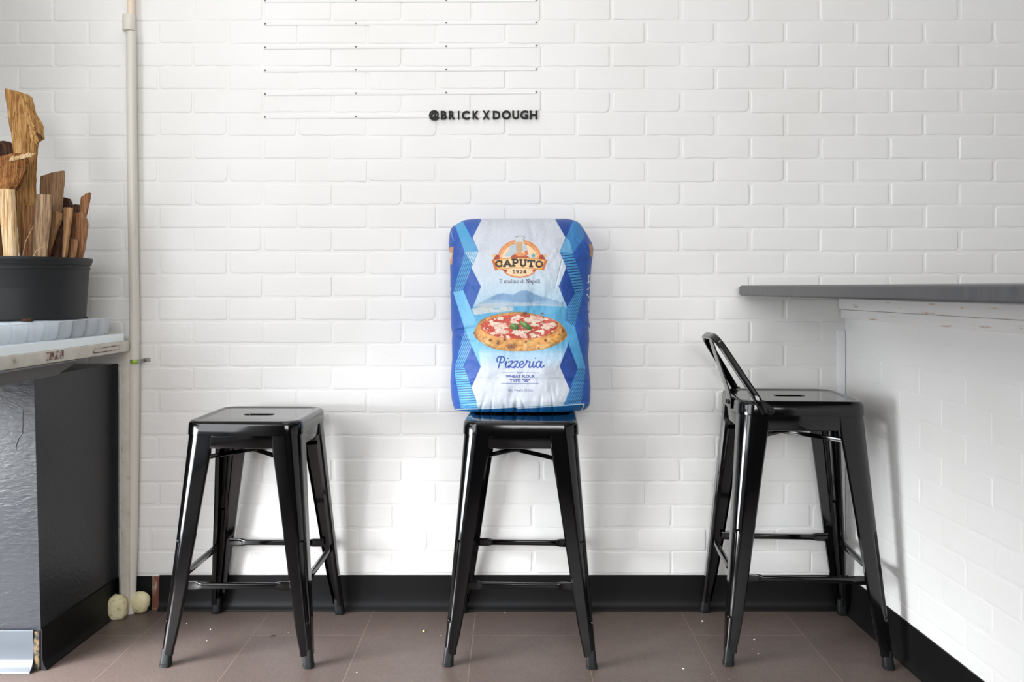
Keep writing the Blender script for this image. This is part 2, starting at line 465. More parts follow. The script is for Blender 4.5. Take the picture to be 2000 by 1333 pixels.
# corner strip where the half wall meets the brick, and the two boards below the bar top
mb = MB(); mb.box((xpx(1633), -0.011, 0.10), (xpx(1649), 0.001, zpx(645)), bev=0.003); structure(mb.build('trim_2', trimm))
mb = MB()
def skew(co): return wr(-co.y, co.z, -co.x)
mb.box((-0.014, -TL, 0.862), (-0.002, -0.004, 0.888), bev=0.002, shear=skew)
structure(mb.build('trim_3', woodtrim))
mb = MB(); mb.box((-0.020, -TL, 0.889), (-0.002, -0.004, 0.928), bev=0.002, shear=skew)
structure(mb.build('trim_4', woodtrim))

# ------------------------------------------------------------------ bar countertop
mb = MB()
xl, xr = 0.664, 1.16; zb, zt = 0.9292, 0.959
out = []
r = 0.035
for k in range(7):
    a = R(180 - 15 * k); out.append((xl + r + r * math.cos(a), -0.004 - r + r * math.sin(a)))
out += [(xr, -0.004), (xr + SL * TL, -TL), (xl + SL * TL, -TL)]
e = 0.004
cxm, cym = 0.95, -1.1
def inset(p, q): 
    return (p[0] + (q if p[0] < cxm else -q), p[1] + (q if p[1] < cym else -q))
rings = [[(*inset(p, e), zb) for p in out], [(*p, zb + e) for p in out], [(*p, zt - e) for p in out], [(*inset(p, e), zt) for p in out]]
mb.loft(rings)
ct = mb.build('bar_countertop', laminate)
tag(ct, 'dark grey laminate bar countertop with rounded end, on the white brick half wall', 'countertop')

# ------------------------------------------------------------------ stools
def rrect(hx, hy, r, n=12):
    """rounded rectangle loop, 4*(n+1) points, same order for any size"""
    out = []
    for cx, cy, a0 in ((hx - r, hy - r, 0), (-hx + r, hy - r, 90), (-hx + r, -hy + r, 180), (hx - r, -hy + r, 270)):
        for k in range(n + 1):
            a = R(a0 + 90 * k / n); out.append((cx + r * math.cos(a), cy + r * math.sin(a)))
    return out

def make_stool(label, H, sx, sy, bx, by, group=None):
    """H seat height, sx/sy seat half sizes, bx/by half sizes of the footprint"""
    t = thing('bar_stool', label, 'stool', group=group)
    k = H / 0.611
    sk = 0.036
    # seat: one pressed sheet with hand hole and skirt
    mb = MB()
    hole = rrect(0.042, 0.016, 0.0155)
    L = [[(x, y, H - 0.020) for x, y in rrect(0.0405, 0.0145, 0.0142)],
         [(x, y, H - 0.006) for x, y in rrect(0.0405, 0.0145, 0.0142)],
         [(x, y, H - 0.0035) for x, y in rrect(0.0425, 0.0165, 0.016)],
         [(x, y, H - 0.0030) for x, y in rrect(0.046, 0.020, 0.018)],
         [(x, y, H - 0.0030) for x, y in rrect(0.052, 0.026, 0.020)],
         [(x, y, H - 0.0030) for x, y in rrect(sx - 0.040, sy - 0.040, 0.024)],
         [(x, y, H - 0.0030) for x, y in rrect(sx - 0.033, sy - 0.033, 0.027)]]
    L += [[(x, y, H - 0.003) for x, y in rrect(sx - 0.030, sy - 0.030, 0.028)],
          [(x, y, H - 0.0028) for x, y in rrect(sx - 0.022, sy - 0.022, 0.032)],
          [(x, y, H - 0.0004) for x, y in rrect(sx - 0.017, sy - 0.017, 0.034)],
          [(x, y, H) for x, y in rrect(sx - 0.011, sy - 0.011, 0.037)],
          [(x, y, H - 0.0015) for x, y in rrect(sx - 0.0055, sy - 0.0055, 0.040)],
          [(x, y, H - 0.0055) for x, y in rrect(sx - 0.0018, sy - 0.0018, 0.042)],
          [(x, y, H - 0.011) for x, y in rrect(sx - 0.0002, sy - 0.0002, 0.043)],
          [(x, y, H - sk) for x, y in rrect(sx + 0.001, sy + 0.001, 0.043)],
          [(x, y, H - sk - 0.0008) for x, y in rrect(sx - 0.0005, sy - 0.0005, 0.042)],
          [(x, y, H - sk) for x, y in rrect(sx - 0.002, sy - 0.002, 0.041)],
          [(x, y, H - 0.012) for x, y in rrect(sx - 0.004, sy - 0.004, 0.039)],
          [(x, y, H - 0.0055) for x, y in rrect(sx - 0.03, sy - 0.03, 0.020)],
          [(x, y, H - 0.0055) for x, y in rrect(0.044, 0.018, 0.017)],
          [(x, y, H - 0.020) for x, y in rrect(0.042, 0.016, 0.0155)],
          [(x, y, H - 0.020) for x, y in rrect(0.0405, 0.0145, 0.0142)]]
    mb.loft(L, cap0=False, cap1=False)
    mb.build('seat', stoolm, t)
    ztop = H - sk + 0.004
    def corner(z):
        f = 1 - z / ztop
        g = f + 0.02 * math.sin(f * math.pi) * -1.0 + 0.03 * max(0, f - 0.88)
        return (sx - 0.0025 + (bx - sx + 0.0) * g, sy - 0.0025 + (by - sy) * g)
    zs = [0.030, 0.045, 0.06, 0.085, 0.108, 0.112, 0.118, 0.13, 0.16, 0.20, 0.25, 0.29, 0.300, 0.306, 0.312, 0.34, 0.40, 0.46, 0.50, 0.528, 0.538, 0.546, 0.56, ztop / k]
    def width(z):
        z /= k
        pts = [(0, 0.0285), (0.046, 0.0300), (0.05, 0.0315), (0.105, 0.0380), (0.2, 0.0455), (0.31, 0.0525), (0.45, 0.0625), (0.53, 0.0695), (0.60, 0.0715)]
        for (a, wa), (b, wb) in zip(pts, pts[1:]):
            if z <= b: return wa + (wb - wa) * (z - a) / (b - a)
        return pts[-1][1]
    for qx, qy in ((-1, -1), (1, -1), (1, 1), (-1, 1)):
        mb = MB(); rings = []
        for z in zs:
            z *= k
            cx, cy = corner(z); wd = width(z)
            rr = min(0.011 + 0.027 * (z / ztop), wd * 0.62)
            zz = z / k
            gr = 0.0
            if 0.110 < zz < 0.308: gr = 1.0
            path = [(cx - wd + 0.001, cy - 0.012), (cx - wd, cy - 0.004), (cx - wd + 0.003, cy)]
            na = 16
            for q in range(na + 1):
                a = R(90 - 90.0 * q / na)
                rx = cx - rr + rr * math.cos(a); ry = cy - rr + rr * math.sin(a)
                if gr and 4 <= q <= 12:
                    dd = 0.0055 if 5 <= q <= 11 else 0.0004
                    rx -= dd * math.cos(a); ry -= dd * math.sin(a)
                path.append((rx, ry))
            path += [(cx, cy - wd + 0.003), (cx - 0.004, cy - wd), (cx - 0.012, cy - wd + 0.001)]
            inner = []
            npth = len(path)
            for i, (x, y) in enumerate(path):
                a = path[max(i - 1, 0)]; b = path[min(i + 1, npth - 1)]
                tx, ty = b[0] - a[0], b[1] - a[1]; l = math.hypot(tx, ty) or 1
                nx, ny = ty / l, -tx / l
                inner.append((x + nx * -0.0016 * -1, y + ny * -0.0016 * -1) if False else (x - 0.0016 * (-ny * 0 + nx * 0) - 0.0015 * (1 if i < npth / 2 else 1) * 0.7, y - 0.0015 * 0.7))
            ring = [(qx * x, qy * y, z) for x, y in path] + [(qx * x, qy * y, z) for x, y in reversed(inner)]
            rings.append(ring)
        mb.loft(rings)
        leg = mb.build('leg', stoolm, t)
        # rubber foot
        mb = MB(); rings = []
        for z, s_ in ((0.0, 0.0118), (0.002, 0.0136), (0.008, 0.0138), (0.0085, 0.0128), (0.040, 0.0124), (0.046, 0.0118), (0.047, 0.008)):
            cx, cy = corner(z * 1.0)
            m_ = 0.0137
            rings.append([(qx * (cx - m_ + 0.0012) + x, qy * (cy - m_ + 0.0012) + y, z) for x, y in rrect(s_, s_, 0.0075, 4)])
        mb.loft(rings)
        mb.build('rubber_foot', rubber, leg)
        # little dimple bolt at the lower end of the groove
    # aprons
    za, zb_ = H - 0.068 * k, H - sk + 0.006
    for ax in (0, 1):
        for sg in (-1, 1):
            mb = MB()
            cx, cy = corner((za + zb_) / 2)
            if ax == 0: mb.box((-cx + 0.064, sg * (cy - 0.004) - 0.0018, za), (cx - 0.064, sg * (cy - 0.004) + 0.0018, zb_), bev=0.001)
            else: mb.box((sg * (cx - 0.004) - 0.0018, -cy + 0.064, za), (sg * (cx - 0.004) + 0.0018, cy - 0.064, zb_), bev=0.001)
            # rolled lower lip
            if ax == 0: mb.tube([(-cx + 0.064, sg * (cy - 0.006), za + 0.001), (cx - 0.064, sg * (cy - 0.006), za + 0.001)], 0.003, 8)
            else: mb.tube([(sg * (cx - 0.006), -cy + 0.064, za + 0.001), (sg * (cx - 0.006), cy - 0.064, za + 0.001)], 0.003, 8)
            mb.build('apron', stoolm, t)
    # stretchers: round tube with flattened ends
    for ax, sg, zz in ((0, -1, 0.198), (0, 1, 0.212), (1, -1, 0.206), (1, 1, 0.206)):
        z = zz * k; cx, cy = corner(z); mb = MB()
        L0 = (cx if ax == 0 else cy) - width(z) + 0.008
        off = sg * ((cy if ax == 0 else cx) - 0.011)
        st = [(-L0, (0.0028, 0.0115)), (-L0 + 0.030, (0.0028, 0.0115)), (-L0 + 0.037, (0.005, 0.010)), (-L0 + 0.047, (0.0072, 0.0076)), (0, (0.0075, 0.0072)),
              (L0 - 0.047, (0.0072, 0.0076)), (L0 - 0.037, (0.005, 0.010)), (L0 - 0.030, (0.0028, 0.0115)), (L0, (0.0028, 0.0115))]
        pts = [((s_, off, z) if ax == 0 else (off, s_, z)) for s_, _ in st]
        mb.tube(pts, 0, 16, flat=[f for _, f in st])
        mb.build('stretcher', stoolm, t)
    # bowed cross brace under the seat
    mb = MB()
    for sg in (-1, 1):
        pts = []
        z0 = H - 0.106; cx, cy = corner(z0)
        for q in range(13):
            s_ = -1 + q / 6
            pts.append((s_ * (cx - 0.016), sg * s_ * (cy - 0.016), z0 + 0.007 * (1 - s_ * s_) + sg * 0.0035))
        mb.tube(pts, 0, 10, flat=(0.0040, 0.0055))
    mb.build('cross_brace', stoolm, t)
    return t

def copy_thing(src, loc, rz, label):
    r = src.copy(); COL.objects.link(r); r.location = loc; r.rotation_euler = (0, 0, rz); r['label'] = label
    for ch in list(src.children):
        c = ch.copy(); COL.objects.link(c); c.parent = r
        for g in list(ch.children):
            d = g.copy(); COL.objects.link(d); d.parent = c
    return r

G = 'black metal stools along the brick wall'
st1 = make_stool('black metal backless stool with empty seat, standing nearest the black cabinet', 0.611, 0.149, 0.149, 0.196, 0.194, G)
st2 = copy_thing(st1, (0.027, 0, 0), R(-2.4), 'black metal backless stool carrying the blue and white flour sack')
st1.location = (-0.687, -DW + 2.366, 0); st1.rotation_euler = (0, 0, R(-1.2))
st2.location = (0.027, -DW + 2.366, 0)
st3 = make_stool('taller black metal stool with low backrest, under the end of the bar countertop', 0.662, 0.160, 0.149, 0.213, 0.195, G)
st3.location = (0.7535, -DW + 2.366, 0); st3.rotation_euler = (0, 0, R(-3.2))
# backrest of the third stool, in its local space (x to the right, y to the wall)
H3 = 0.662
mb = MB()
path = bend([(-0.100, -0.153, H3 - 0.030), (-0.118, -0.153, H3 + 0.004), (-0.212, -0.088, H3 + 0.160),
             (-0.222, 0.060, H3 + 0.160), (-0.118, 0.153, H3 + 0.004), (-0.100, 0.153, H3 - 0.030)], 0.042, 12)
mb.tube(path, 0, 20, flat=(0.0055, 0.0095), up=(0.75, 0.0, 0.65))
for s_ in (-1, 1):   # bolt plates
    mb.tube([(-0.112, s_ * 0.1535, H3 - 0.006), (-0.084, s_ * 0.1535, H3 - 0.026), (-0.078, s_ * 0.1535, H3 - 0.029)], 0, 10, flat=[(0.003, 0.013), (0.003, 0.011), (0.003, 0.006)], up=(0.5, 0, 0.8))
back = mb.build('backrest', stoolm, st3)
mb = MB()
mb.tube(bend([(-0.216, -0.014, H3 + 0.157), (-0.170, -0.012, H3 + 0.020), (-0.1638, -0.011, H3 - 0.004), (-0.1638, -0.011, H3 - 0.034)], 0.012, 4), 0, 14,
        flat=(0.032, 0.0022), up=(1, 0, 0.3))
sp_ = mb.build('back_splat', stoolm, st3)
for (x, y, z, ax) in ((-0.167, -0.022, H3 - 0.019, 0), (-0.167, 0.002, H3 - 0.019, 0), (-0.088, -0.158, H3 - 0.022, 1), (-0.088, 0.158, H3 - 0.022, 2)):
    mb = MB()
    d = {0: (-0.004, 0, 0), 1: (0, -0.004, 0), 2: (0, 0.004, 0)}[ax]
    a = Vector((x, y, z)); mb.tube([a, a + Vector(d) * 0.7, a + Vector(d)], [0.0055, 0.005, 0.003], 12)
    mb.build('bolt', boltm, st3)

# ------------------------------------------------------------------ flour sack: printed front drawn into the mesh itself
SSX = 4                                     # drawing samples per pixel
X0, Y0, X1, Y1 = 870.0, 420.0, 1166.0, 816.0
GW, GH = int((X1 - X0) * SSX), int((Y1 - Y0) * SSX)
gx = X0 + (np.arange(GW) + 0.5) / SSX; gy = Y0 + (np.arange(GH) + 0.5) / SSX
GX, GY = np.meshgrid(gx, gy)
IMG = np.zeros((GH, GW, 3), np.float32)
def C3(r, g, b): return np.array([r, g, b], np.float32) / 255
def win(x0, y0, x1, y1):
    i0 = max(0, int((y0 - Y0) * SSX) - 1); i1 = min(GH, int((y1 - Y0) * SSX) + 2)
    j0 = max(0, int((x0 - X0) * SSX) - 1); j1 = min(GW, int((x1 - X0) * SSX) + 2)
    return slice(i0, i1), slice(j0, j1)
def polymask(pts):
    xs = [p[0] for p in pts]; ys = [p[1] for p in pts]
    wnd = win(min(xs), min(ys), max(xs), max(ys)); x = GX[wnd]; y = GY[wnd]
    m = np.zeros(x.shape, bool); n = len(pts)
    for i in range(n):
        xa, ya = pts[i]; xb, yb = pts[(i + 1) % n]
        if ya == yb: continue
        c = ((ya > y) != (yb > y)) & (x < (xb - xa) * (y - ya) / (yb - ya) + xa)
        m ^= c
    return wnd, m
def fill(pts, col, a=1.0):
    wnd, m = polymask(pts); v = IMG[wnd]
    v[m] = v[m] * (1 - a) + np.array(col, np.float32) * a
def ell(cx, cy, rx, ry, col, rot=0.0, a=1.0):
    R_ = max(rx, ry); wnd = win(cx - R_, cy - R_, cx + R_, cy + R_); x = GX[wnd] - cx; y = GY[wnd] - cy
    c, s_ = math.cos(rot), math.sin(rot)
    m = ((x * c + y * s_) / rx) ** 2 + ((-x * s_ + y * c) / ry) ** 2 < 1
    v = IMG[wnd]; v[m] = v[m] * (1 - a) + np.array(col, np.float32) * a
def line(pts, wd, col, a=1.0):
    for (xa, ya), (xb, yb) in zip(pts, pts[1:]):
        wnd = win(min(xa, xb) - wd, min(ya, yb) - wd, max(xa, xb) + wd, max(ya, yb) + wd)
        x = GX[wnd]; y = GY[wnd]; dx, dy = xb - xa, yb - ya; l2 = dx * dx + dy * dy + 1e-9
        t_ = np.clip(((x - xa) * dx + (y - ya) * dy) / l2, 0, 1)
        m = (x - xa - t_ * dx) ** 2 + (y - ya - t_ * dy) ** 2 < (wd / 2) ** 2
        v = IMG[wnd]; v[m] = v[m] * (1 - a) + np.array(col, np.float32) * a
def stripes(pts, col, ang, per, duty=0.5, ph=0.0):
    wnd, m = polymask(pts); x = GX[wnd]; y = GY[wnd]
    u = x * math.cos(ang) + y * math.sin(ang)
    k = ((u / per + ph) % 1.0) < duty
    IMG[wnd][m & k] = col
rs_ = np.random.RandomState(5)
def vnoise(x, y, sc, seed):
    r_ = np.random.RandomState(seed); g = r_.rand(64, 64).astype(np.float32)
    u = x / sc; v = y / sc; i = np.floor(u).astype(int); j = np.floor(v).astype(int)
    fu = u - i; fv = v - j; fu = fu * fu * (3 - 2 * fu); fv = fv * fv * (3 - 2 * fv)
    a = g[j % 64, i % 64]; b = g[j % 64, (i + 1) % 64]; c = g[(j + 1) % 64, i % 64]; d = g[(j + 1) % 64, (i + 1) % 64]
    return (a * (1 - fu) + b * fu) * (1 - fv) + (c * (1 - fu) + d * fu) * fv
def r1(pts): return [(840 + x * .18, 400 + y * .18) for x, y in pts]
def r2(pts): return [(840 + x * .18, 600 + y * .18) for x, y in pts]

BLUE = C3(52, 94, 178); LB = C3(96, 176, 222); LB2 = C3(132, 198, 236); PALE = C3(216, 220, 228)
IMG[:] = BLUE
panel = [(940, 415), (940, 430), (922.8, 465), (935.4, 492.3), (922, 517), (921, 524), (939.4, 560), (921, 607), (930, 640), (931, 690), (939, 717),
         (921, 757), (930, 782), (934, 812), (1098, 812), (1099, 794), (1113.6, 762), (1093, 716), (1110, 672), (1104, 640), (1103, 627), (1107.5, 600), (1091, 560), (1106, 523), (1093, 492), (1104.6, 464), (1085, 430), (1085, 415)]
wnd, m = polymask(panel)
yy = GY[wnd]
stops_y = [420, 500, 545, 575, 600, 680, 695, 722, 780, 800, 816]
cols = [(208, 211, 221), (212, 218, 228), (205, 220, 233), (190, 216, 234), (170, 208, 232), (140, 196, 230), (176, 212, 236), (214, 221, 232), (214, 219, 228), (196, 212, 224), (190, 208, 222)]
IMG[wnd][m] = np.stack([np.interp(yy, stops_y, [c[k] for c in cols]) for k in range(3)], -1)[m] / 255
# bay with the volcano
fill(r1([(470, 1110), (540, 1065), (600, 1030), (720, 975), (790, 960), (900, 976), (960, 945), (1000, 930), (1060, 930), (1110, 955), (1190, 990), (1300, 1020), (1450, 1060), (1478, 1115)]), C3(150, 182, 210))
fill(r1([(640, 1025), (720, 980), (790, 966), (900, 982), (960, 951), (1000, 936), (1060, 936), (1110, 962), (1190, 996), (1240, 1040), (1000, 1060)]), C3(126, 164, 200))
fill(r1([(455, 1130), (520, 1080), (760, 1062), (1100, 1075), (1460, 1098), (1485, 1125)]), C3(182, 196, 208))
fill([(921, 607), (925, 600), (980, 599), (1050, 597.5), (1107.5, 599), (1104, 627), (1104, 640), (1110, 672), (1104, 690), (931, 690), (930, 640)], C3(92, 172, 214))
fill(r1([(455, 1130), (600, 1105), (905, 1112), (900, 1150), (760, 1165), (660, 1170), (540, 1190), (480, 1200)]), C3(196, 206, 210))
for k in range(60):
    x = 925 + rs_.rand() * 76; y = 599 + rs_.rand() * 13
    ell(x, y, 1.2 + rs_.rand() * 2, 0.7, C3(*(rs_.randint(150, 215) + np.array([0, 0, -8]))), a=0.6)
line(r1([(690, 1130), (748, 1128)]), 2.6, C3(120, 178, 208))
wnd, m = polymask([(921, 660), (1110, 660), (1106, 700), (931, 700)])
t_ = np.clip((GY[wnd] - 668) / 26, 0, 1)[..., None] * m[..., None]
IMG[wnd] = IMG[wnd] * (1 - t_) + C3(178, 212, 236) * t_
# ribbons and diamonds, left
fill([(903, 415), (940, 415), (940, 430), (922.8, 464.8), (903, 431.5)], BLUE)
fill([(887.7, 438.7), (903, 431.5), (935.4, 491.8), (907.5, 492.7)], C3(86, 164, 212))
q = [(907.5, 492.7), (935.4, 491.8), (921, 522), (903, 568), (885, 571)]
fill(q, C3(98, 176, 220)); stripes(q, BLUE * 0.9, 0.35, 3.4, 0.42)
q = [(907.5, 492.7), (935.4, 491.8), (922.8, 517)]
fill(q, C3(206, 220, 232)); stripes(q, C3(98, 172, 216), 0.35, 3.4, 0.5)
fill([(921, 524), (939.4, 560), (921, 607), (904.8, 567.4)], BLUE)
fill([(885, 571), (907.5, 643), (921, 676), (939, 717), (936, 690), (934, 640), (921, 607), (904.8, 567.4)], C3(122, 194, 236))
q = [(907.5, 643), (921, 676), (904.8, 719), (887, 723)]
fill(q, C3(112, 184, 228)); stripes(q, BLUE * 0.95, 0.4, 3.4, 0.42)
fill([(921, 676), (939, 717), (921, 757), (904.8, 719)], BLUE)
q = [(887, 723), (907, 719), (921, 757), (930, 782), (935, 812), (903, 812), (897, 780)]
fill(q, C3(110, 186, 230)); stripes(q, BLUE * 0.8, math.pi / 2 - 0.05, 4.7, 0.26)
fill([(905, 792), (935, 797), (936, 812), (904, 812)], C3(72, 156, 206))
# right
fill([(1085, 415), (1121, 415), (1120.8, 430), (1104.6, 464), (1085, 430)], C3(44, 78, 158))
fill([(1120.8, 428), (1135, 430), (1142, 463), (1119, 495.4), (1092.9, 491.8), (1105.5, 463.9)], C3(66, 134, 196))
fill([(1106, 464), (1112, 470), (1119, 495.4), (1093, 492)], C3(112, 174, 216))
q = [(1093, 492), (1119, 495), (1135, 540), (1139.7, 567), (1123.5, 573), (1106, 523)]
fill(q, C3(80, 152, 208)); stripes(q, C3(26, 58, 118), math.pi / 2 - 0.12, 5.6, 0.3)
fill([(1106, 523), (1123.5, 573), (1107.5, 600), (1091, 560)], C3(40, 76, 156))
q = [(1123.5, 573), (1139.7, 567), (1122.6, 639), (1103, 627), (1107.5, 600)]
fill(q, C3(92, 168, 216)); stripes(q, C3(34, 84, 158), 0.5, 3.1, 0.42)
fill([(1101, 625), (1122.6, 639), (1144, 720.6), (1128, 720), (1111, 672), (1101, 650)], C3(92, 172, 222))
fill([(1110, 672), (1128, 718), (1112, 760), (1093, 716)], C3(40, 76, 156))
q = [(1128, 720), (1144, 720), (1136, 782), (1128, 812), (1099, 812), (1099, 794), (1113, 762)]
fill(q, C3(96, 170, 218)); stripes(q, C3(32, 86, 162), 0.45, 3.3, 0.42)
# side marks
fill([(878, 484), (886, 482), (884, 500), (883, 517), (878, 518)], C3(214, 150, 100))
fill([(877, 492), (883, 495), (881, 506), (877, 508)], C3(230, 225, 220))
fill([(1150, 474), (1158, 480), (1158, 506), (1153, 500)], C3(196, 150, 120))
fill([(876, 536), (879, 538), (879.5, 552), (876, 553)], C3(225, 228, 235))
for y in (560, 584, 606, 660, 684): fill([(876, y), (880.5, y + 1), (881, y + 9), (877, y + 8)], C3(210, 216, 230))
for a, b, wd in (((1149, 540), (1153, 538), 2.0), ((1148, 552), (1154, 549), 2.0), ((1150, 538), (1149, 554), 2.2), ((1147, 566), (1152, 562), 1.8), ((1146, 575), (1152, 583), 1.8),
                 ((1149, 590), (1149, 606), 2.2), ((1150, 612), (1152, 632), 2.2), ((1150, 640), (1152, 656), 1.6)):
    line([a, b], wd, C3(226, 230, 238))
line([(881, 452), (884, 466), (887, 470)], 0.9, C3(170, 190, 225))
# pizza
CR = C3(222, 168, 92)
pz = []
for k in range(72):
    a = 2 * math.pi * k / 72
    rr = 1 + 0.022 * math.sin(3 * a + 1) + 0.014 * math.sin(7 * a)
    pz.append((1015 + 90.5 * rr * math.cos(a), 649 + 0.02 * 90 * math.cos(a) + 38.5 * rr * math.sin(a)))
wnd, m = polymask(pz); x = GX[wnd]; y = GY[wnd]
n_a = vnoise(x, y, 5.0, 1); n_b = vnoise(x, y, 2.0, 2); n_c = vnoise(x, y * 1.4, 9.0, 3); n_d = vnoise(x * 0.6, y * 1.5, 6.0, 4)
base = C3(214, 152, 80) * (0.86 + 0.26 * n_a[..., None]) + C3(18, 14, 8) * n_b[..., None]
edge = (((x - 1015) / 90.5) ** 2 + ((y - 649) / 38.5) ** 2)
base = base * (1 - 0.22 * np.clip((edge - 0.8) / 0.2, 0, 1))[..., None]
light = np.clip((n_c - 0.55) * 3, 0, 1)[..., None]; base = base * (1 - light * 0.6) + C3(240, 205, 140) * light * 0.6
inner = (((x - 1015.5) / (75 + 3 * n_a)) ** 2 + ((y - 638.5) / (23.5 + 2 * n_b)) ** 2)
tom = C3(194, 72, 54) * (0.86 + 0.3 * n_b[..., None])
im = (inner < 1)[..., None]
base = np.where(im, tom, base)
rim = ((inner > 0.8) & (inner < 1) & (n_b > 0.55))[..., None]; base = np.where(rim, C3(224, 120, 66), base)
moz = ((n_d + 0.35 * n_b) > 0.80) & (inner < 0.9)
base = np.where(moz[..., None], C3(238, 214, 196) * (0.92 + 0.12 * n_b[..., None]), base)
IMG[wnd][m] = np.clip(base, 0, 1)[m]
for cx, cy, rx, ry, rt in ((975, 636, 17, 6, 0.15), (1042, 625, 20, 6, 0.0), (1068, 637, 9, 5, -0.2), (982, 648, 13, 5, 0.1), (1022, 655, 9, 4.5, 0.6), (992, 659, 4, 3, 0), (1003, 629, 7, 4, 0)):
    ell(cx, cy, rx, ry, C3(236, 210, 190), rt, 0.75)
    for k in range(5): ell(cx + rs_.uniform(-rx, rx) * .8, cy + rs_.uniform(-ry, ry) * .8, 2.5, 1.3, C3(242, 224, 210), rs_.rand(), 0.8)
for x_, y_, a_, b_ in ((1024, 612.5, 8, 4), (1059, 612.5, 4, 1.8), (926, 651, 2, 3.2), (1100, 646, 3.5, 6), (973, 670, 4.5, 5), (999, 677, 12, 6), (958, 665, 4, 3), (986, 664, 3, 3),
                       (1027, 668, 2.4, 3), (1065, 665, 3, 3.2), (1053, 671, 1.8, 2.4), (1052, 680, 2.2, 2), (944, 661, 1.6, 1.4), (950, 659, 1.5, 1.2), (931, 659, 1.5, 2), (1048, 658, 2.4, 1.6), (938, 656, 1.2, 1)):
    wnd = win(x_ - a_ * 1.6, y_ - b_ * 1.6, x_ + a_ * 1.6, y_ + b_ * 1.6); xx = GX[wnd]; yy_ = GY[wnd]
    rr_ = ((xx - x_) / a_) ** 2 + ((yy_ - y_) / b_) ** 2
    al = np.clip((1.15 - rr_) * 1.3 + (vnoise(xx, yy_, 1.7, 21) - 0.5) * 1.7, 0, 1)[..., None] * 0.8
    dk = np.clip(0.7 - rr_ + (vnoise(xx, yy_, 2.2, 22) - 0.5) * 1.2, 0, 1)[..., None]
    IMG[wnd] = IMG[wnd] * (1 - al) + (C3(146, 88, 48) * (1 - dk) + C3(62, 34, 26) * dk) * al
for k in range(46):
    a = rs_.uniform(0.1, math.pi - 0.1) if k < 30 else rs_.uniform(-0.6, 0.6) + (0 if k % 2 else math.pi)
    rr = rs_.uniform(0.84, 0.97)
    ell(1015 + 90 * rr * math.cos(a), 649 + 38 * rr * math.sin(a), 0.9, 0.7, C3(96, 52, 30), 0, 0.7)
ell(1005, 638.5, 9.5, 6.5, C3(74, 112, 44), 0.1); ell(1002, 636, 5, 3, C3(110, 148, 70), 0.3); ell(1027, 636.5, 13, 5.5, C3(68, 112, 42), 0.55); ell(1022, 632, 7.5, 2.6, C3(128, 160, 88), 0.6)
ell(1011, 641, 2.2, 4.5, C3(34, 62, 26), 0.2, 0.8)
def soften(x0, y0, x1, y1, n):
    wnd = win(x0, y0, x1, y1)
    for _ in range(n):
        v = IMG[wnd].copy(); c = v.copy()
        c[1:-1, 1:-1] = (v[1:-1, 1:-1] * 2 + v[:-2, 1:-1] + v[2:, 1:-1] + v[1:-1, :-2] + v[1:-1, 2:]) / 6
        IMG[wnd] = c
soften(921, 565, 1108, 606, 8)
soften(922, 606, 1108, 692, 3)
# emblem: oval, wheat wreath, baker's bench in plain shapes, ribbon
OR = C3(226, 132, 60); SK = C3(248, 212, 168)
ell(1014.6, 508, 40, 35, C3(204, 104, 48)); ell(1014.6, 508, 39, 34, C3(244, 180, 104)); ell(1014.6, 507.5, 36, 31.5, SK)
for sg in (-1, 1):
    for k in range(17):
        a = R(-4 + 4.9 * k)
        cx = 1014.6 + sg * 39.0 * math.cos(a); cy = 507 - 35 * math.sin(a)
        if cy < 468: continue
        ell(cx, cy, 4.6, 1.7, C3(200, 96, 50), -sg * (a + 0.65)); ell(cx - sg * 1.8, cy + 1.0, 3.6, 1.3, C3(246, 190, 130), -sg * (a + 1.9))
        ell(cx + sg * 1.6, cy - .6, 3.2, 1.1, C3(240, 166, 100), -sg * (a + 0.3))
fill(r1([(800, 560), (830, 525), (900, 535), (960, 500), (1040, 510), (1110, 545), (1140, 575), (1130, 590), (800, 590)]), C3(226, 214, 204))
fill(r1([(870, 580), (900, 535), (1030, 540), (1090, 585)]), C3(178, 82, 46))
fill(r1([(800, 560), (860, 490), (862, 455), (885, 430), (940, 425), (960, 470), (930, 520), (880, 560)]), C3(190, 202, 208))
fill(r1([(985, 430), (1030, 425), (1050, 455), (1060, 500), (1030, 515), (1000, 490)]), C3(196, 208, 214))
fill(r1([(930, 430), (1000, 425), (1010, 490), (980, 530), (940, 515)]), C3(202, 168, 130))
fill(r1([(915, 530), (960, 515), (1010, 520), (1030, 560), (960, 565)]), C3(232, 150, 92))
fill(r1([(1022, 505), (1060, 495), (1064, 540), (1035, 555)]), C3(214, 118, 62))
ell(*r1([(1120, 552)])[0], 3.8, 3.8, C3(120, 168, 170))
fill(r1([(925, 405), (920, 380), (905, 372), (925, 352), (975, 338), (1020, 345), (1028, 362), (1000, 380), (995, 405)]), C3(206, 216, 220))
line(r1([(925, 352), (975, 338), (1020, 345), (1028, 362), (1010, 376)]), 0.8, C3(110, 90, 84))
fill(r1([(930, 405), (992, 405), (996, 425), (930, 430)]), C3(222, 170, 124))
DK = C3(58, 38, 32)
for sg in (-1, 1):
    cx = 1014.6
    fill([(cx + sg * 54, 497), (cx + sg * 40, 497), (cx + sg * 38, 508), (cx + sg * 54, 511), (cx + sg * 49, 504)], C3(172, 62, 44))
    fill([(cx + sg * 53, 496), (cx + sg * 46, 498), (cx + sg * 48, 503), (cx + sg * 54, 502)], C3(240, 196, 130))
rb = []
for k in range(21):
    x = 960 + 109.5 * k / 20; rb.append((x, 508 - 4.2 * math.sin(math.pi * k / 20) + (0)))
low = []
for k in range(21):
    x = 967 + 95.5 * k / 20; low.append((x, 528.5 - 4.5 * math.sin(math.pi * k / 20)))
rb = [(x, y) for x, y in rb]; full = rb + low[::-1]
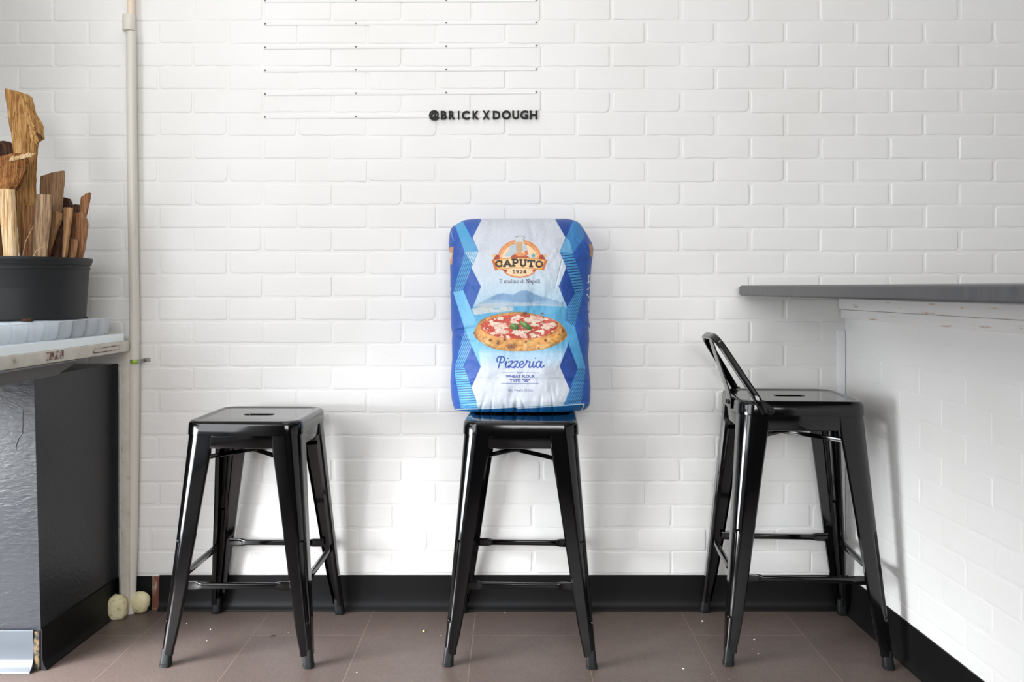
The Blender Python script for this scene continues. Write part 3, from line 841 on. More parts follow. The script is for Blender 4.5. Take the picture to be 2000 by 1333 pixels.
ell(1014.6, 526, 32, 16.5, C3(214, 116, 54)); ell(1014.6, 525.5, 30, 15, C3(248, 214, 172))
fill(full, C3(206, 108, 48))
fill([(x, y + 0.9) for x, y in rb][1:-1] + [(x, y - 0.9) for x, y in low[::-1]][1:-1], C3(246, 186, 104))
fill([(x, y + 2.2) for x, y in rb][3:-3] + [(x, y - 2.0) for x, y in low[::-1]][3:-3], C3(249, 214, 160))
fill([(983, 528), (992, 527), (988, 533)], C3(150, 50, 40)); fill([(1046, 527), (1041, 527), (1040, 532)], C3(150, 50, 40))
def glyph(strokes, x, y, wx, h, wd, col, slant=0.0, rot=0.0):
    for s_ in strokes:
        pts = []
        for u, v_ in s_:
            px = u * wx + slant * v_ * h; py = -v_ * h
            c, s2 = math.cos(rot), math.sin(rot)
            pts.append((x + px * c - py * s2, y + px * s2 + py * c))
        line(pts, wd, col)
def arc(cx, cy, rx, ry, a0, a1, n=14):
    return [(cx + rx * math.cos(R(a0 + (a1 - a0) * k / n)), cy + ry * math.sin(R(a0 + (a1 - a0) * k / n))) for k in range(n + 1)]
capL = {'C': [arc(.52, .5, .42, .42, 50, 310), [(.84, .62), (.84, .88)], [(.8, .12), (.86, .3)]],
        'A': [[(.08, .04), (.5, .95)], [(.5, .95), (.92, .04)], [(.25, .33), (.75, .33)], [(0, .04), (.2, .04)], [(.78, .04), (1, .04)]],
        'P': [[(.25, .04), (.25, .96)], [(.25, .94), (.6, .94)] + arc(.6, .69, .28, .25, 90, -90) + [(.25, .44)], [(.05, .04), (.45, .04)], [(.08, .94), (.3, .94)]],
        'U': [[(.15, .95), (.15, .4)] + arc(.5, .35, .35, .3, 180, 360) + [(.85, .95)], [(.02, .95), (.3, .95)], [(.7, .95), (.98, .95)]],
        'T': [[(.5, .04), (.5, .94)], [(.06, .94), (.94, .94)], [(.06, .94), (.06, .74)], [(.94, .94), (.94, .74)], [(.32, .04), (.68, .04)]],
        'O': [arc(.5, .5, .42, .43, 0, 360, 20)]}
xs = [967.6, 983.6, 999.6, 1015.2, 1030.4, 1045.6]; ws = [14.6, 15.0, 13.0, 13.0, 13.6, 14.4]; hs = [12.4, 12.2, 13.8, 12.8, 12.4, 12.2]
for ch, x, wx, h_ in zip('CAPUTO', xs, ws, hs):
    m_ = (x + wx / 2 - 1014.6) / 47
    glyph(capL[ch], x, 520.2 + 2.6 * m_ * m_, wx, h_, 3.5, C3(54, 38, 32), rot=m_ * 0.06)
num = {'1': [[(.2, .75), (.55, .96), (.55, 0)], [(.25, .02), (.85, .02)]], '9': [arc(.5, .68, .34, .28, 0, 360), [(.84, .68), (.8, .3), (.55, .03), (.22, .08)]],
       '2': [arc(.5, .7, .34, .26, 170, -30) + [(.15, .03), (.88, .03)]], '4': [[(.72, 0), (.72, .97), (.1, .3), (.95, .3)]]}
for ch, x in zip('1924', (1000.5, 1007.5, 1014.8, 1021.8)): glyph(num[ch], x, 534.2, 6.2, 6.6, 1.35, DK)
ser = {'I': [[(.5, 0), (.5, 1)], [(.15, 0), (.85, 0)], [(.15, 1), (.85, 1)]], 'l': [[(.5, 0), (.5, 1.02)], [(.2, 0), (.8, 0)], [(.25, 1), (.5, 1)]],
       'm': [[(.12, 0), (.12, .66)], [(.12, .55), (.3, .67), (.46, .6), (.5, .45), (.5, 0)], [(.5, .55), (.7, .67), (.85, .6), (.88, .45), (.88, 0)], [(0, 0), (.22, 0)], [(.4, 0), (.6, 0)], [(.78, 0), (1, 0)]],
       'u': [[(.15, .66), (.15, .2), (.3, .02), (.55, .04), (.8, .2)], [(.8, .66), (.8, 0), (.98, 0)], [(0, .66), (.15, .66)]],
       'i': [[(.5, 0), (.5, .66)], [(.2, 0), (.8, 0)], [(.25, .66), (.5, .66)], [(.5, .9), (.5, .95)]],
       'n': [[(.15, 0), (.15, .66)], [(.15, .5), (.4, .67), (.7, .62), (.8, .42), (.8, 0)], [(0, 0), (.32, 0)], [(.65, 0), (1, 0)]],
       'o': [arc(.5, .33, .38, .34, 0, 360)], 'd': [arc(.45, .33, .34, .34, 0, 360), [(.8, 1.02), (.8, 0), (.98, 0)], [(.6, 1), (.8, 1)]],
       'N': [[(.15, 0), (.15, 1), (.85, 0), (.85, 1)], [(0, 0), (.3, 0)], [(0, 1), (.2, 1)], [(.7, 1), (1, 1)]],
       'a': [[(.2, .55), (.45, .67), (.72, .58), (.75, .1), (.95, .0)], [(.75, .38), (.3, .34), (.15, .18), (.3, .0), (.55, .02), (.75, .16)]],
       'p': [[(.15, -.32), (.15, .66)], arc(.5, .33, .36, .34, 0, 360), [(0, -.32), (.32, -.32)]]}
wdm = {'I': 3.4, 'l': 2.7, 'm': 8.0, 'u': 5.6, 'i': 2.9, 'n': 5.7, 'o': 4.9, 'd': 5.3, 'N': 6.8, 'a': 4.8, 'p': 5.4, ' ': 3.0}
x = 975.3
tot = sum(wdm[c] for c in 'Il mulino di Napoli'); kx = 80.0 / tot
for ch in 'Il mulino di Napoli':
    if ch != ' ': glyph(ser[ch], x, 552.8, wdm[ch] * kx * 0.9, 6.6, 0.95, C3(62, 62, 82))
    x += wdm[ch] * kx
# script word
SC_ = C3(50, 78, 168)
scr = [[(2, 12), (1, 17), (4, 22), (10, 23), (15, 21), (16, 17), (14, 13), (10, 11), (6, 12.5)], [(9, 21), (7, 12), (4, 0.5)],
       [(17, 8.5), (20, 13), (18, 4), (20, 1), (24, 4)], [(22.5, 19), (23, 19.5)],
       [(23.5, 11.5), (27, 13), (32, 12.5), (24, 1), (28, 2.5), (32, 1), (35, 3)],
       [(34, 11.5), (37, 13), (42, 12.5), (34.5, 1), (38, 2.5), (42, 1), (45, 3.5)],
       [(45, 5), (50, 7.5), (53, 10.5), (51, 13.3), (47, 12), (45, 7), (46, 2.5), (50, 1), (54, 3.5)],
       [(53.5, 3.5), (58, 9), (59.5, 14.5), (61, 12.2), (65.5, 12.2), (63.5, 4), (65, 1), (70, 4)],
       [(70, 4), (73, 13), (71, 4), (73, 1), (76, 4)], [(76, 19.5), (76.6, 20)],
       [(87, 11), (83, 13.3), (78.5, 10), (77.5, 4.5), (80, 1), (84, 3), (88.5, 13), (86, 4), (88, 1), (93, 4.5)]]
for s_ in scr:
    p3 = [(969.5 + u, 719.3 - v_ * 0.98) for u, v_ in s_]
    if len(p3) > 2:    # smooth the stroke
        pp = []
        for i in range(len(p3) - 1):
            a0 = p3[max(i - 1, 0)]; a1 = p3[i]; a2 = p3[i + 1]; a3 = p3[min(i + 2, len(p3) - 1)]
            for k in range(6):
                t = k / 6
                pp.append(tuple(0.5 * (2 * a1[c] + (a2[c] - a0[c]) * t + (2 * a0[c] - 5 * a1[c] + 4 * a2[c] - a3[c]) * t * t + (-a0[c] + 3 * a1[c] - 3 * a2[c] + a3[c]) * t ** 3) for c in (0, 1)))
        pp.append(p3[-1]); p3 = pp
    line(p3, 2.5, SC_)
# sans lettering taken from the built-in font outlines
def font_tris(txt, bold=0.0):
    cu = bpy.data.curves.new('lettering', 'FONT'); cu.body = txt; cu.size = 1.0; cu.offset = bold; cu.resolution_u = 3; cu.fill_mode = 'FRONT'
    ob = bpy.data.objects.new('lettering', cu); COL.objects.link(ob)
    bpy.context.view_layer.update()
    me = ob.to_mesh(); me.calc_loop_triangles()
    vs = [tuple(v.co[:2]) for v in me.vertices]; tr = [tuple(t.vertices) for t in me.loop_triangles]
    ob.to_mesh_clear(); bpy.data.objects.remove(ob); bpy.data.curves.remove(cu)
    return vs, tr
def text_fit(txt, x0, x1, ybase, ytop, col, bold=0.0):
    vs, tr = font_tris(txt, bold)
    ax = [v[0] for v in vs]; mx, Mx = min(ax), max(ax); hv, _ = font_tris('H', bold); H_ = max(v[1] for v in hv); L_ = min(v[1] for v in hv)
    f = lambda v: (x0 + (v[0] - mx) / (Mx - mx) * (x1 - x0), ybase - (v[1] - L_) / (H_ - L_) * (ybase - ytop))
    for t in tr: fill([f(vs[i]) for i in t], col)
TX = C3(52, 70, 150)
text_fit('SOFT', 1010, 1022, 730, 727, TX, 0.01)
text_fit('WHEAT FLOUR', 987.6, 1045, 738.2, 732.8, TX, 0.035)
text_fit('TYPE "00"', 995, 1035.5, 746.3, 740.8, TX, 0.035)
text_fit('Net Weight 55 Lbs', 992, 1040.5, 765, 760.2, C3(84, 92, 140), 0.0)
for a, b, y in ((979.5, 1007, 728.6), (1025, 1052, 728.6), (979.5, 1052, 749.4)): line([(a, y), (b, y)], 0.55, C3(60, 80, 150))
# folded bottom edge
fill([(880, 801), (896, 800.2), (960, 799), (1008, 796), (1060, 793.5), (1140, 789), (1150, 793), (1146, 816), (880, 816)], C3(22, 92, 150))
line([(891, 800), (960, 798.5), (1006, 795.5), (1012, 797.5), (1040, 796.5), (1090, 793), (1141, 789.5), (1139, 796), (1133, 806)], 1.7, C3(214, 222, 230))
soften(958, 462, 1072, 545, 2)
# quiet print noise
IMG *= (0.93 + 0.05 * vnoise(GX, GY, 1.6, 9))[..., None]
half = (IMG[0::2, 0::2] + IMG[1::2, 0::2] + IMG[0::2, 1::2] + IMG[1::2, 1::2]) / 4     # two samples per pixel
HG, WG = half.shape[:2]

outl = [(427.5, 925, 1105), (428.5, 917, 1112), (430, 908, 1120), (433, 900, 1128), (437, 893, 1133), (443, 884, 1137), (449, 880, 1141), (457, 878, 1146), (466, 877, 1151), (476, 876.5, 1156.5), (486, 877, 1159), (500, 878.5, 1158),
        (515, 879, 1155.5), (540, 879.5, 1153.5), (570, 879.5, 1152), (600, 880, 1151), (620, 880.5, 1151), (640, 881, 1152), (652, 883.5, 1150.5), (665, 882.5, 1151), (690, 883, 1149), (700, 883, 1149), (725, 881, 1151), (745, 879.5, 1152.5),
        (757, 880, 1153.5), (780, 882, 1153), (792, 885, 1151), (797, 887, 1147), (803, 890, 1140), (808, 893, 1136)]
oy = [o[0] for o in outl]; ol = [o[1] for o in outl]; orr = [o[2] for o in outl]
NV, NU = 742, 560
ys = np.linspace(427.5, 808, NV)
sv = np.linspace(-1, 1, NU)
sv = np.sign(sv) * (1 - (1 - np.abs(sv)) ** 1.15)
YY, SV = np.meshgrid(ys, sv, indexing='ij')
XL = np.interp(YY, oy, ol); XR = np.interp(YY, oy, orr)
PX = (XL + XR) / 2 + SV * (XR - XL) / 2
vv = (YY - 427.5) / (808 - 427.5)
mid = 2.488 - 0.058 * vv
ht = 0.078 * np.clip(1 - (np.clip(1 - vv / 0.16, 0, 1)) ** 2.4, 0, 1) ** (1 / 2.0) + 0.0008      # rounded shoulder at the top
ht *= np.where(vv > 0.93, np.sqrt(np.clip(1 - ((vv - 0.93) / 0.085) ** 2 * 0.75, 0, 1)), 1)
prof = np.clip(1 - np.abs(SV) ** 3.2, 0, 1) ** 0.5
prof = prof * 0.86 + 0.14 * (1 - SV ** 2)
depth = mid - ht * prof
def gauss(x, m_, s_): return np.exp(-((x - m_) / s_) ** 2)
ed = np.clip(prof * 2.2, 0, 1)
wr_ = np.zeros_like(depth)
wr_ += (vnoise(PX, YY, 46, 11) - 0.5) * 0.010 + (vnoise(PX * 1.0, YY * 1.0, 19, 12) - 0.5) * 0.0035 + (vnoise(PX * 1.4, YY * 0.8, 8, 13) - 0.5) * 0.0012
# creases: (x0, x1, y at x0, y at x1, width, depth)
for xa, xb, ya, yb, wd_, dp in ((878, 925, 650, 641, 4, .006), (880, 930, 752, 744, 4, .005), (1095, 1155, 741, 748, 3.5, .005), (1100, 1155, 676, 696, 5, .004), (880, 915, 656, 668, 4, .004),
                               (1125, 1160, 470, 500, 5, .005), (1120, 1158, 515, 505, 5, .003), (878, 900, 470, 452, 5, .004), (1100, 1154, 790, 783, 3, .004), (1085, 1100, 560, 500, 5, .002), (880, 935, 793, 786, 3, .003),
                               (930, 1100, 740, 742, 2.5, .0012), (880, 905, 700, 705, 4, .003), (1120, 1154, 625, 640, 4, .003), (1118, 1154, 590, 600, 5, .003)):
    tt = np.clip((PX - xa) / (xb - xa), 0, 1); yl = ya + (yb - ya) * tt
    wr_ += dp * gauss(YY, yl, wd_) * gauss(PX, (xa + xb) / 2, abs(xb - xa) * 0.6)
for xc, y0_, wd_, dp, dx in ((940, 800, 3, .004, .25), (960, 800, 2.5, .003, .1), (985, 798, 4, .004, -.1), (1008, 799, 5, .010, .05), (1024, 796, 3, .004, -.4), (1055, 794, 3, .003, .1), (1080, 792, 2.5, .003, -.1), (1000, 770, 8, .003, .2)):
    xl_ = xc + dx * (y0_ - YY)
    wr_ += dp * gauss(PX, xl_, wd_) * np.clip((YY - (y0_ - 34)) / 34, 0, 1) ** 1.5
for xc, dp in ((905, .003), (925, .002), (985, .002), (1035, .003), (1062, .002), (1110, .003), (960, .0015)):
    wr_ += dp * gauss(PX, xc + (YY - 430) * 0.12, 6) * np.clip((480 - YY) / 50, 0, 1)
depth = depth + wr_ * ed
BX = (PX - CX) * depth / F; BZ = EYE - (YY - HY) * depth / F
BZ = np.maximum(BZ, 0.6125 + 0.0)
low_ = BZ <= 0.6126
BY = depth - DW
verts = np.stack([BX, BY, BZ], -1).reshape(-1, 3)
ii, jj = np.meshgrid(np.arange(NV - 1), np.arange(NU - 1), indexing='ij')
q0 = ii * NU + jj
faces = np.stack([q0, q0 + NU, q0 + NU + 1, q0 + 1], -1).reshape(-1, 4)
# colours of the front sheet
fx = np.clip((PX - X0) * 2 - 0.5, 0, WG - 1.001); fy = np.clip((YY - Y0) * 2 - 0.5, 0, HG - 1.001)
i_ = fy.astype(int); j_ = fx.astype(int); a_ = (fy - i_)[..., None]; b_ = (fx - j_)[..., None]
colr = (half[i_, j_] * (1 - b_) + half[i_, j_ + 1] * b_) * (1 - a_) + (half[i_ + 1, j_] * (1 - b_) + half[i_ + 1, j_ + 1] * b_) * a_
# coarse back sheet sharing the outline
st_ = 7
ri = np.unique(np.r_[np.arange(0, NV, st_), NV - 1]); rj = np.unique(np.r_[np.arange(0, NU, st_), NU - 1])
bm_mid = mid[np.ix_(ri, rj)]; bf = depth[np.ix_(ri, rj)]
back_d = np.minimum(2 * bm_mid - bf + 0.004, 2.571)
yyb = YY[np.ix_(ri, rj)]; pxb = PX[np.ix_(ri, rj)]
bx = (pxb - CX) * bm_mid / F; bz = np.maximum(EYE - (yyb - HY) * bm_mid / F, 0.6125)
bv = np.stack([bx, back_d - DW, bz], -1).reshape(-1, 3)
nb, mbj = len(ri), len(rj); base0 = len(verts)
i2, j2 = np.meshgrid(np.arange(nb - 1), np.arange(mbj - 1), indexing='ij')
p0 = base0 + i2 * mbj + j2
bfaces = np.stack([p0, p0 + 1, p0 + mbj + 1, p0 + mbj], -1).reshape(-1, 4)
allv = np.concatenate([verts, bv]); allf = np.concatenate([faces, bfaces])
# bottom and top strips between the sheets
def strip(frow, brow):
    out = []
    for k in range(mbj - 1):
        fa = [frow * NU + j for j in range(rj[k], rj[k + 1] + 1)]
        out.append(fa + [base0 + brow * mbj + k + 1, base0 + brow * mbj + k])
    return out
side = []
for k in range(nb - 1):
    for col_f, col_b in ((0, 0), (NU - 1, mbj - 1)):
        fa = [i * NU + col_f for i in range(ri[k], ri[k + 1] + 1)]
        side.append(fa + [base0 + (k + 1) * mbj + col_b, base0 + k * mbj + col_b])
polys = allf.tolist() + strip(0, 0) + strip(NV - 1, nb - 1) + side
me = bpy.data.meshes.new('flour_sack')
me.from_pydata(allv.tolist(), [], polys); me.update()
me.polygons.foreach_set('use_smooth', [True] * len(me.polygons))
ca = me.color_attributes.new('print', 'FLOAT_COLOR', 'POINT')
def lin(c): return np.where(c <= 0.04045, c / 12.92, ((np.clip(c, 0, 1) + 0.055) / 1.055) ** 2.4)
cc = np.ones((len(allv), 4), np.float32); cc[:base0, :3] = lin(colr.reshape(-1, 3)); cc[base0:, :3] = lin(C3(40, 84, 176))
ca.data.foreach_set('color', cc.ravel())
sack = bpy.data.objects.new('flour_sack', me); COL.objects.link(sack)
sackm = M('printed_paper_sack', rough=0.42, spec=0.4)
at = sackm.n.new('ShaderNodeAttribute'); at.attribute_name = 'print'; sackm.l.new(at.outputs['Color'], sackm.b.inputs['Base Color'])
v = sackm.coords(); sackm.bump(sackm.noise(v, 28, 4, 0.55, 0.5), 0.5, 0.004); sackm.bump(sackm.noise(v, 260, 2), 0.1, 0.0005)
me.materials.append(sackm.m)
tag(sack, 'full blue and white paper flour sack printed with a pizza, standing on the middle stool', 'flour sack')
# ------------------------------------------------------------------ letter rails and the letters on the wall
rl = [(1.5, 0.0, 'top edge of the picture, first of the six'), (47.0, 44.0, 'second from the top'), (93.0, 89.5, 'third from the top'), (138.0, 135.0, 'fourth from the top'), (183.7, 180.0, 'fifth, next above the lowest'), (229.0, 226.0, '')]
for k, (ya, yb, where) in enumerate(rl):
    if k < 5: lab = 'thin white letter rail screwed to the brick wall, ' + ('highest of the six' if k == 0 else where)
    else: lab = 'thin white letter rail, lowest of the six, behind the black letters'
    y0_ = zpx(ya); y1_ = zpx(yb); xa, xb = xpx(515), xpx(1050)
    t = thing('letter_rail', lab, 'rail', (xa, 0, y0_), group='white letter rails on the brick wall')
    mb = MB(); h2 = 3.9 / S; dz = y1_ - y0_; Lx = xb - xa
    sec = [(0.0005, -h2), (-0.0008, -h2), (-0.0015, -h2 + 0.001), (-0.0015, h2 - 0.001), (-0.0008, h2), (0.0005, h2)]
    mb.loft([[(x_, y_, z_ + dz * x_ / Lx) for y_, z_ in sec] for x_ in (0, Lx)])
    mb.build('strip', railm, t)
    for sx_ in (518, 695, 871.5, 1047):
        if k == 5 and sx_ > 850: continue
        x_ = xpx(sx_) - xa
        mb = MB(); c0 = Vector((x_, -0.002, dz * x_ / Lx))
        mb.tube([c0, c0 + Vector((0, -0.0018, 0)), c0 + Vector((0, -0.0026, 0))], [0.0026, 0.0024, 0.0012], 12)
        mb.build('screw', screwm, t)
boxes = [('@', 838, 859, 216, 236.5), ('B', 861, 873.5, 217.5, 234.5), ('R', 877, 889.5, 217.5, 234.5), ('I', 894.5, 897.5, 217.5, 234.5), ('C', 902, 917.5, 217.5, 235), ('K', 923, 936, 217.5, 234.5),
         ('X', 942.5, 957, 217, 234.5), ('D', 962.5, 977.5, 217.5, 234), ('O', 980, 998, 216.5, 234.5), ('U', 1000.5, 1014, 217, 234), ('G', 1016, 1032, 216.5, 234), ('H', 1034.5, 1049.5, 217, 234)]
names = {'@': 'at sign'}
for i, (ch, xa, xb, yt, yb) in enumerate(boxes):
    vs, tr = font_tris(ch, 0.042)
    ax = [v_[0] for v_ in vs]; ay = [v_[1] for v_ in vs]
    mx, Mx, my, My = min(ax), max(ax), min(ay), max(ay)
    W_ = (xb - xa) / S; H_ = (yb - yt) / S
    bm = bmesh.new()
    bvs = [bm.verts.new(((v_[0] - mx) / (Mx - mx) * W_ - W_ / 2, 0, (v_[1] - my) / (My - my) * H_ - H_ / 2)) for v_ in vs]
    for t_ in tr:
        try: bm.faces.new([bvs[q_] for q_ in t_])
        except ValueError: pass
    bmesh.ops.remove_doubles(bm, verts=bm.verts, dist=1e-6)
    ret = bmesh.ops.extrude_face_region(bm, geom=list(bm.faces))
    bmesh.ops.translate(bm, verts=[g for g in ret['geom'] if isinstance(g, bmesh.types.BMVert)], vec=(0, -0.0035, 0))
    bmesh.ops.recalc_face_normals(bm, faces=bm.faces)
    me = bpy.data.meshes.new('wall_letter'); bm.to_mesh(me); bm.free(); me.materials.append(letterm.m)
    o = bpy.data.objects.new('wall_letter', me); COL.objects.link(o)
    o.location = (xpx((xa + xb) / 2), -0.0048, zpx((yt + yb) / 2))
    tag(o, ('black at sign, leftmost of the wall letters' if ch == '@' else 'black capital letter %s on the lowest white wall rail' % ch), 'letter', 'black letters on the lowest wall rail')

# ------------------------------------------------------------------ pipe, clamp, foam
pc = [(256.5, 62), (257, 200), (259, 400), (262.5, 600), (262.5, 800), (260, 1000), (256, 1170), (255, 1204)]
pp = []
for x, y in pc:
    d = DW - 0.026; pp.append(P(x, y, d))
pp[-1] = (pp[-1][0], -0.030, 0.0)
t = thing('wall_pipe', 'cream painted vertical pipe running up the brick wall beside the table', 'pipe', (pp[-1][0], -0.03, 0))
org = Vector(t.location)
def loc_(pts): return [Vector(p) - org for p in pts]
mb = MB(); mb.tube(loc_(bend(list(reversed(pp)), 0.06, 4)), 0.0143, 20, up=(0, 1, 0)); mb.build('pipe_shaft', pipem, t)
top = P(254.5, 30, DW - 0.026)
mb = MB(); a = Vector(P(252.0, 61, DW - 0.026)) - org; b = Vector(P(252.0, 29, DW - 0.026)) - org
mb.tube([a, a + Vector((0, 0, 0.001)), b - Vector((0, 0, 0.002)), b], [0.0165, 0.018, 0.018, 0.0165], 24); mb.build('coupling', pipem, t)
pipe2 = M('peach_painted_pipe', srgb(230, 212, 192), 0.45); pipe2.bump(pipe2.noise(pipe2.coords(), 40, 3), 0.1, 0.001)
mb = MB(); mb.tube([b + Vector((0.006, 0, -0.004)), Vector((b.x + 0.006, b.y, 2.95))], 0.0105, 20); mb.build('upper_pipe', pipe2, t)

t = thing('pipe_clamp', 'small metal pipe strap with a dab of green tape, screwed beside the cream pipe', 'clamp', P(262.5, 706, DW - 0.02))
org = Vector(t.location)
mb = MB()
cx_ = Vector(P(262.5, 706, DW - 0.026)) - org
band = [cx_ + Vector((0.0158 * math.cos(R(a)), -0.0158 * math.sin(R(a)), 0)) for a in range(175, -20, -15)]
band += [cx_ + Vector((0.020, 0.0235, 0.001)), cx_ + Vector((0.036, 0.0245, 0.003))]
mb.tube(band, 0, 8, flat=(0.0012, 0.006)); mb.build('strap', strapm, t)
mb = MB(); c0 = Vector(P(283, 704.5, DW - 0.004)) - org
mb.tube([c0 + Vector((0, 0.003, 0)), c0, c0 + Vector((0, -0.004, 0))], [0.005, 0.005, 0.002], 10); mb.build('screw', screwm, t)
mb = MB(); c0 = Vector(P(261.5, 708, DW - 0.046)) - org
mb.tube([c0 + Vector((-0.007, 0.003, 0)), c0 + Vector((0, 0.0, 0)), c0 + Vector((0.008, 0.004, 0.001))], [0.003, 0.006, 0.003], 10); mb.build('green_tape', greenm, t)

def blob(name, c, r, seed, mat, parent=None, amp=0.12, n=3):
    bm = bmesh.new(); bmesh.ops.create_icosphere(bm, subdivisions=n, radius=1.0)
    rn = random.Random(seed); ph = [rn.uniform(0, 6) for _ in range(6)]
    for v_ in bm.verts:
        p = v_.co.copy()
        f = 1 + amp * (math.sin(3 * p.x + ph[0]) + math.sin(4 * p.y + ph[1]) + math.sin(5 * p.z + ph[2])) / 3 + amp * .3 * math.sin(11 * p.x + 9 * p.z + ph[3])
        v_.co = Vector((p.x * r[0] * f, p.y * r[1] * f, p.z * r[2] * f)) + Vector(c)
        if v_.co.z < 0.0005: v_.co.z = 0.0005
    me = bpy.data.meshes.new(name); bm.to_mesh(me); bm.free(); me.materials.append(mat.m)
    me.polygons.foreach_set('use_smooth', [True] * len(me.polygons))
    o = bpy.data.objects.new(name, me); COL.objects.link(o)
    if parent: o.parent = parent
    return o
c = P(233, 1187, 2.53); o = blob('foam_lump', (c[0] + 0.001, -0.068, 0.026), (0.033, 0.022, 0.042), 1, foamm)
tag(o, 'lump of cream spray foam on the floor between cabinet and pipe', 'foam')
c = P(270, 1180, 2.55); o = blob('foam_lump', (c[0] + 0.004, -0.028, 0.032), (0.030, 0.018, 0.033), 2, foamm)
tag(o, 'smooth cream foam lump on the floor, right of the pipe foot', 'foam')

# ------------------------------------------------------------------ black cabinet
t = thing('black_cabinet', 'glossy black painted cabinet under the cream table, left of the pipe', 'cabinet', (-1.45, -0.2, 0))
org = Vector(t.location)
mb = MB()
def cabshear(co):
    # side leans outwards towards the floor and follows the slightly skewed wall line
    x = co.x
    if x > -1.3:
        tt = -co.y; zz = co.z / 0.73
        x = -1.156 - 0.014 * (tt - 0.02) / 0.39 - 0.020 * zz * (tt / 0.41)
    return (x - org.x, co.y - org.y, co.z)
bm = bmesh.new()
mb.box((-1.58, -0.41, 0.002), (-1.16, -0.02, 0.73), bev=0.004, shear=cabshear)
mb.build('cabinet_body', cabm, t)
mb = MB(); cove(mb, (-1.1715 - org.x, -0.412 - org.y), (-1.1575 - org.x, -0.02 - org.y), (1, 0), h=0.103, toe=0.014)
mb.build('side_base_strip', vinyl, t)
mb = MB()
prof = [(0.0, 0.1), (0.004, 0.102), (0.006, 0.095), (0.002, 0.06), (0.004, 0.03), (0.012, 0.012), (0.020, 0.006), (0.022, 0.002), (0.020, 0.0), (0.0, 0.0)]
mb.loft([[(x - org.x, -0.412 - o_ - org.y, z) for o_, z in prof] for x in (-1.58, -1.195, -1.188)])
vin2 = M('lit_vinyl_base', srgb(66, 71, 78), 0.28, spec=0.5); vin2.bump(vin2.noise(vin2.coords(), 10, 2), 0.1, 0.002)  # black vinyl, the daylight on it put into the colour as grey
fs = mb.build('front_base_strip', vin2, t); fs['label'] = 'curled black base strip with daylight painted in as grey'
glue = M('old_glue', srgb(120, 98, 66), 0.8); gn = glue.noise(glue.coords(), 90, 4); glue.bump(gn, 0.6, 0.004)
glue.color(glue.ramp(gn, [(0.46, srgb(30, 26, 22)), (0.62, srgb(104, 84, 56))]))
mb = MB(); mb.box((-1.1885 - org.x, -0.4145 - org.y, 0.001), (-1.174 - org.x, -0.410 - org.y, 0.098), bev=0.001); mb.build('corner_glue', glue, t)
mb = MB()
pts = [P(44, 801, 2.163), P(43, 815, 2.163), P(43, 832, 2.163), P(42, 848, 2.163), P(35, 857, 2.163), P(31, 868, 2.163), P(31, 880, 2.163)]
mb.tube([Vector((p[0], -0.4108, p[2])) - org for p in pts], [0.0003, 0.0008, 0.0009, 0.001, 0.0012, 0.001, 0.0004], 6)
mb.build('paint_scratch', scratch, t)

# ------------------------------------------------------------------ cream table
TX0 = -1.107; TS = 0.0324
def tb(d, off=0.0): return TX0 - TS * (2.5 - d) + off       # x of the table's right edge at distance d
t = thing('work_table', 'worn cream steel table standing over the black cabinet', 'table', (-1.4, -0.4, 0))
org = Vector(t.location)
def tbox(mb, d0, d1, off0, xl_, z0, z1, bev=0.003, mi=0):
    def sh(co):
        d = co.y + DW
        x = co.x
        if x > -0.5: x = tb(d, off0)
        else: x = xl_
        return (x - org.x + (0 if co.x > -0.5 else 0), co.y - org.y, co.z)
    # keep bevel widths by mapping x linearly
    def sh2(co):
        d = co.y + DW; xr_ = tb(d, off0)
        return (xl_ + (co.x + 1.0) * (xr_ - xl_) - org.x, co.y - org.y, co.z)
    bmx = MB(); bmx.box((-1.0, d0 - DW, z0), (0.0, d1 - DW, z1), bev=bev, shear=sh2)
    mb.add(bmx.v, bmx.f, mi)
mb = MB(); tbox(mb, 1.55, 2.515, 0.0, -1.60, 0.769, 0.7995, bev=0.004); mb.build('tabletop', cream, t)
mb = MB(); tbox(mb, 1.55, 2.50, -0.007, -1.60, 0.7997, 0.8215, bev=0.002); o = mb.build('top_board', glassboard, t); o['label'] = 'bright white polished board on the tabletop'
# recessed handle outline and brown mark on the edge
def epl(d, z, h=0.001): return Vector((tb(d, h), d - DW, z)) - org
mb = MB()
for (da, za_), (db, zb_) in (((2.315, .7785), (2.455, .7785)), ((2.455, .7785), (2.455, .790)), ((2.455, .790), (2.315, .790)), ((2.315, .790), (2.315, .7785))):
    mb.tube([epl(da, za_, 0.0005), epl(db, zb_, 0.0005)], 0.0013, 8)
mb.build('handle_slot', rust, t)
mb = MB(); ring = [[epl(d, z, h) for d, z in ((2.093, .777), (2.168, .777), (2.168, .797), (2.093, .797))] for h in (-0.001, 0.0012)]
mb.loft(ring); mb.build('brown_tape', rust, t)
mb = MB(); mb.box((-1.50 - org.x, 1.6 - DW - org.y, 0.732), (-1.136 - org.x, 2.20 - DW - org.y, 0.7685), bev=0.003,
                  shear=lambda co: (co.x + (0.02 if co.z > 0.75 else -0.008) * (1 if co.x > -1.3 - org.x else 0), co.y + (0.05 if (co.z > 0.75 and co.y > 2.0 - DW - org.y) else 0), co.z))
mb.build('support_block', greymetal, t)
legx0, legx1 = -1.1375, -1.1125
mb = MB(); mb.box((legx0 - org.x, -0.044 - org.y, 0.0), (legx1 - org.x, -0.022 - org.y, 0.77), bev=0.002); mb.build('leg', cream, t)
mb = MB(); mb.box((-1.56 - org.x, -0.058 - org.y, 0.732), (-1.535 - org.x, -0.022 - org.y, 0.77), bev=0.002); mb.build('leg', cream, t)

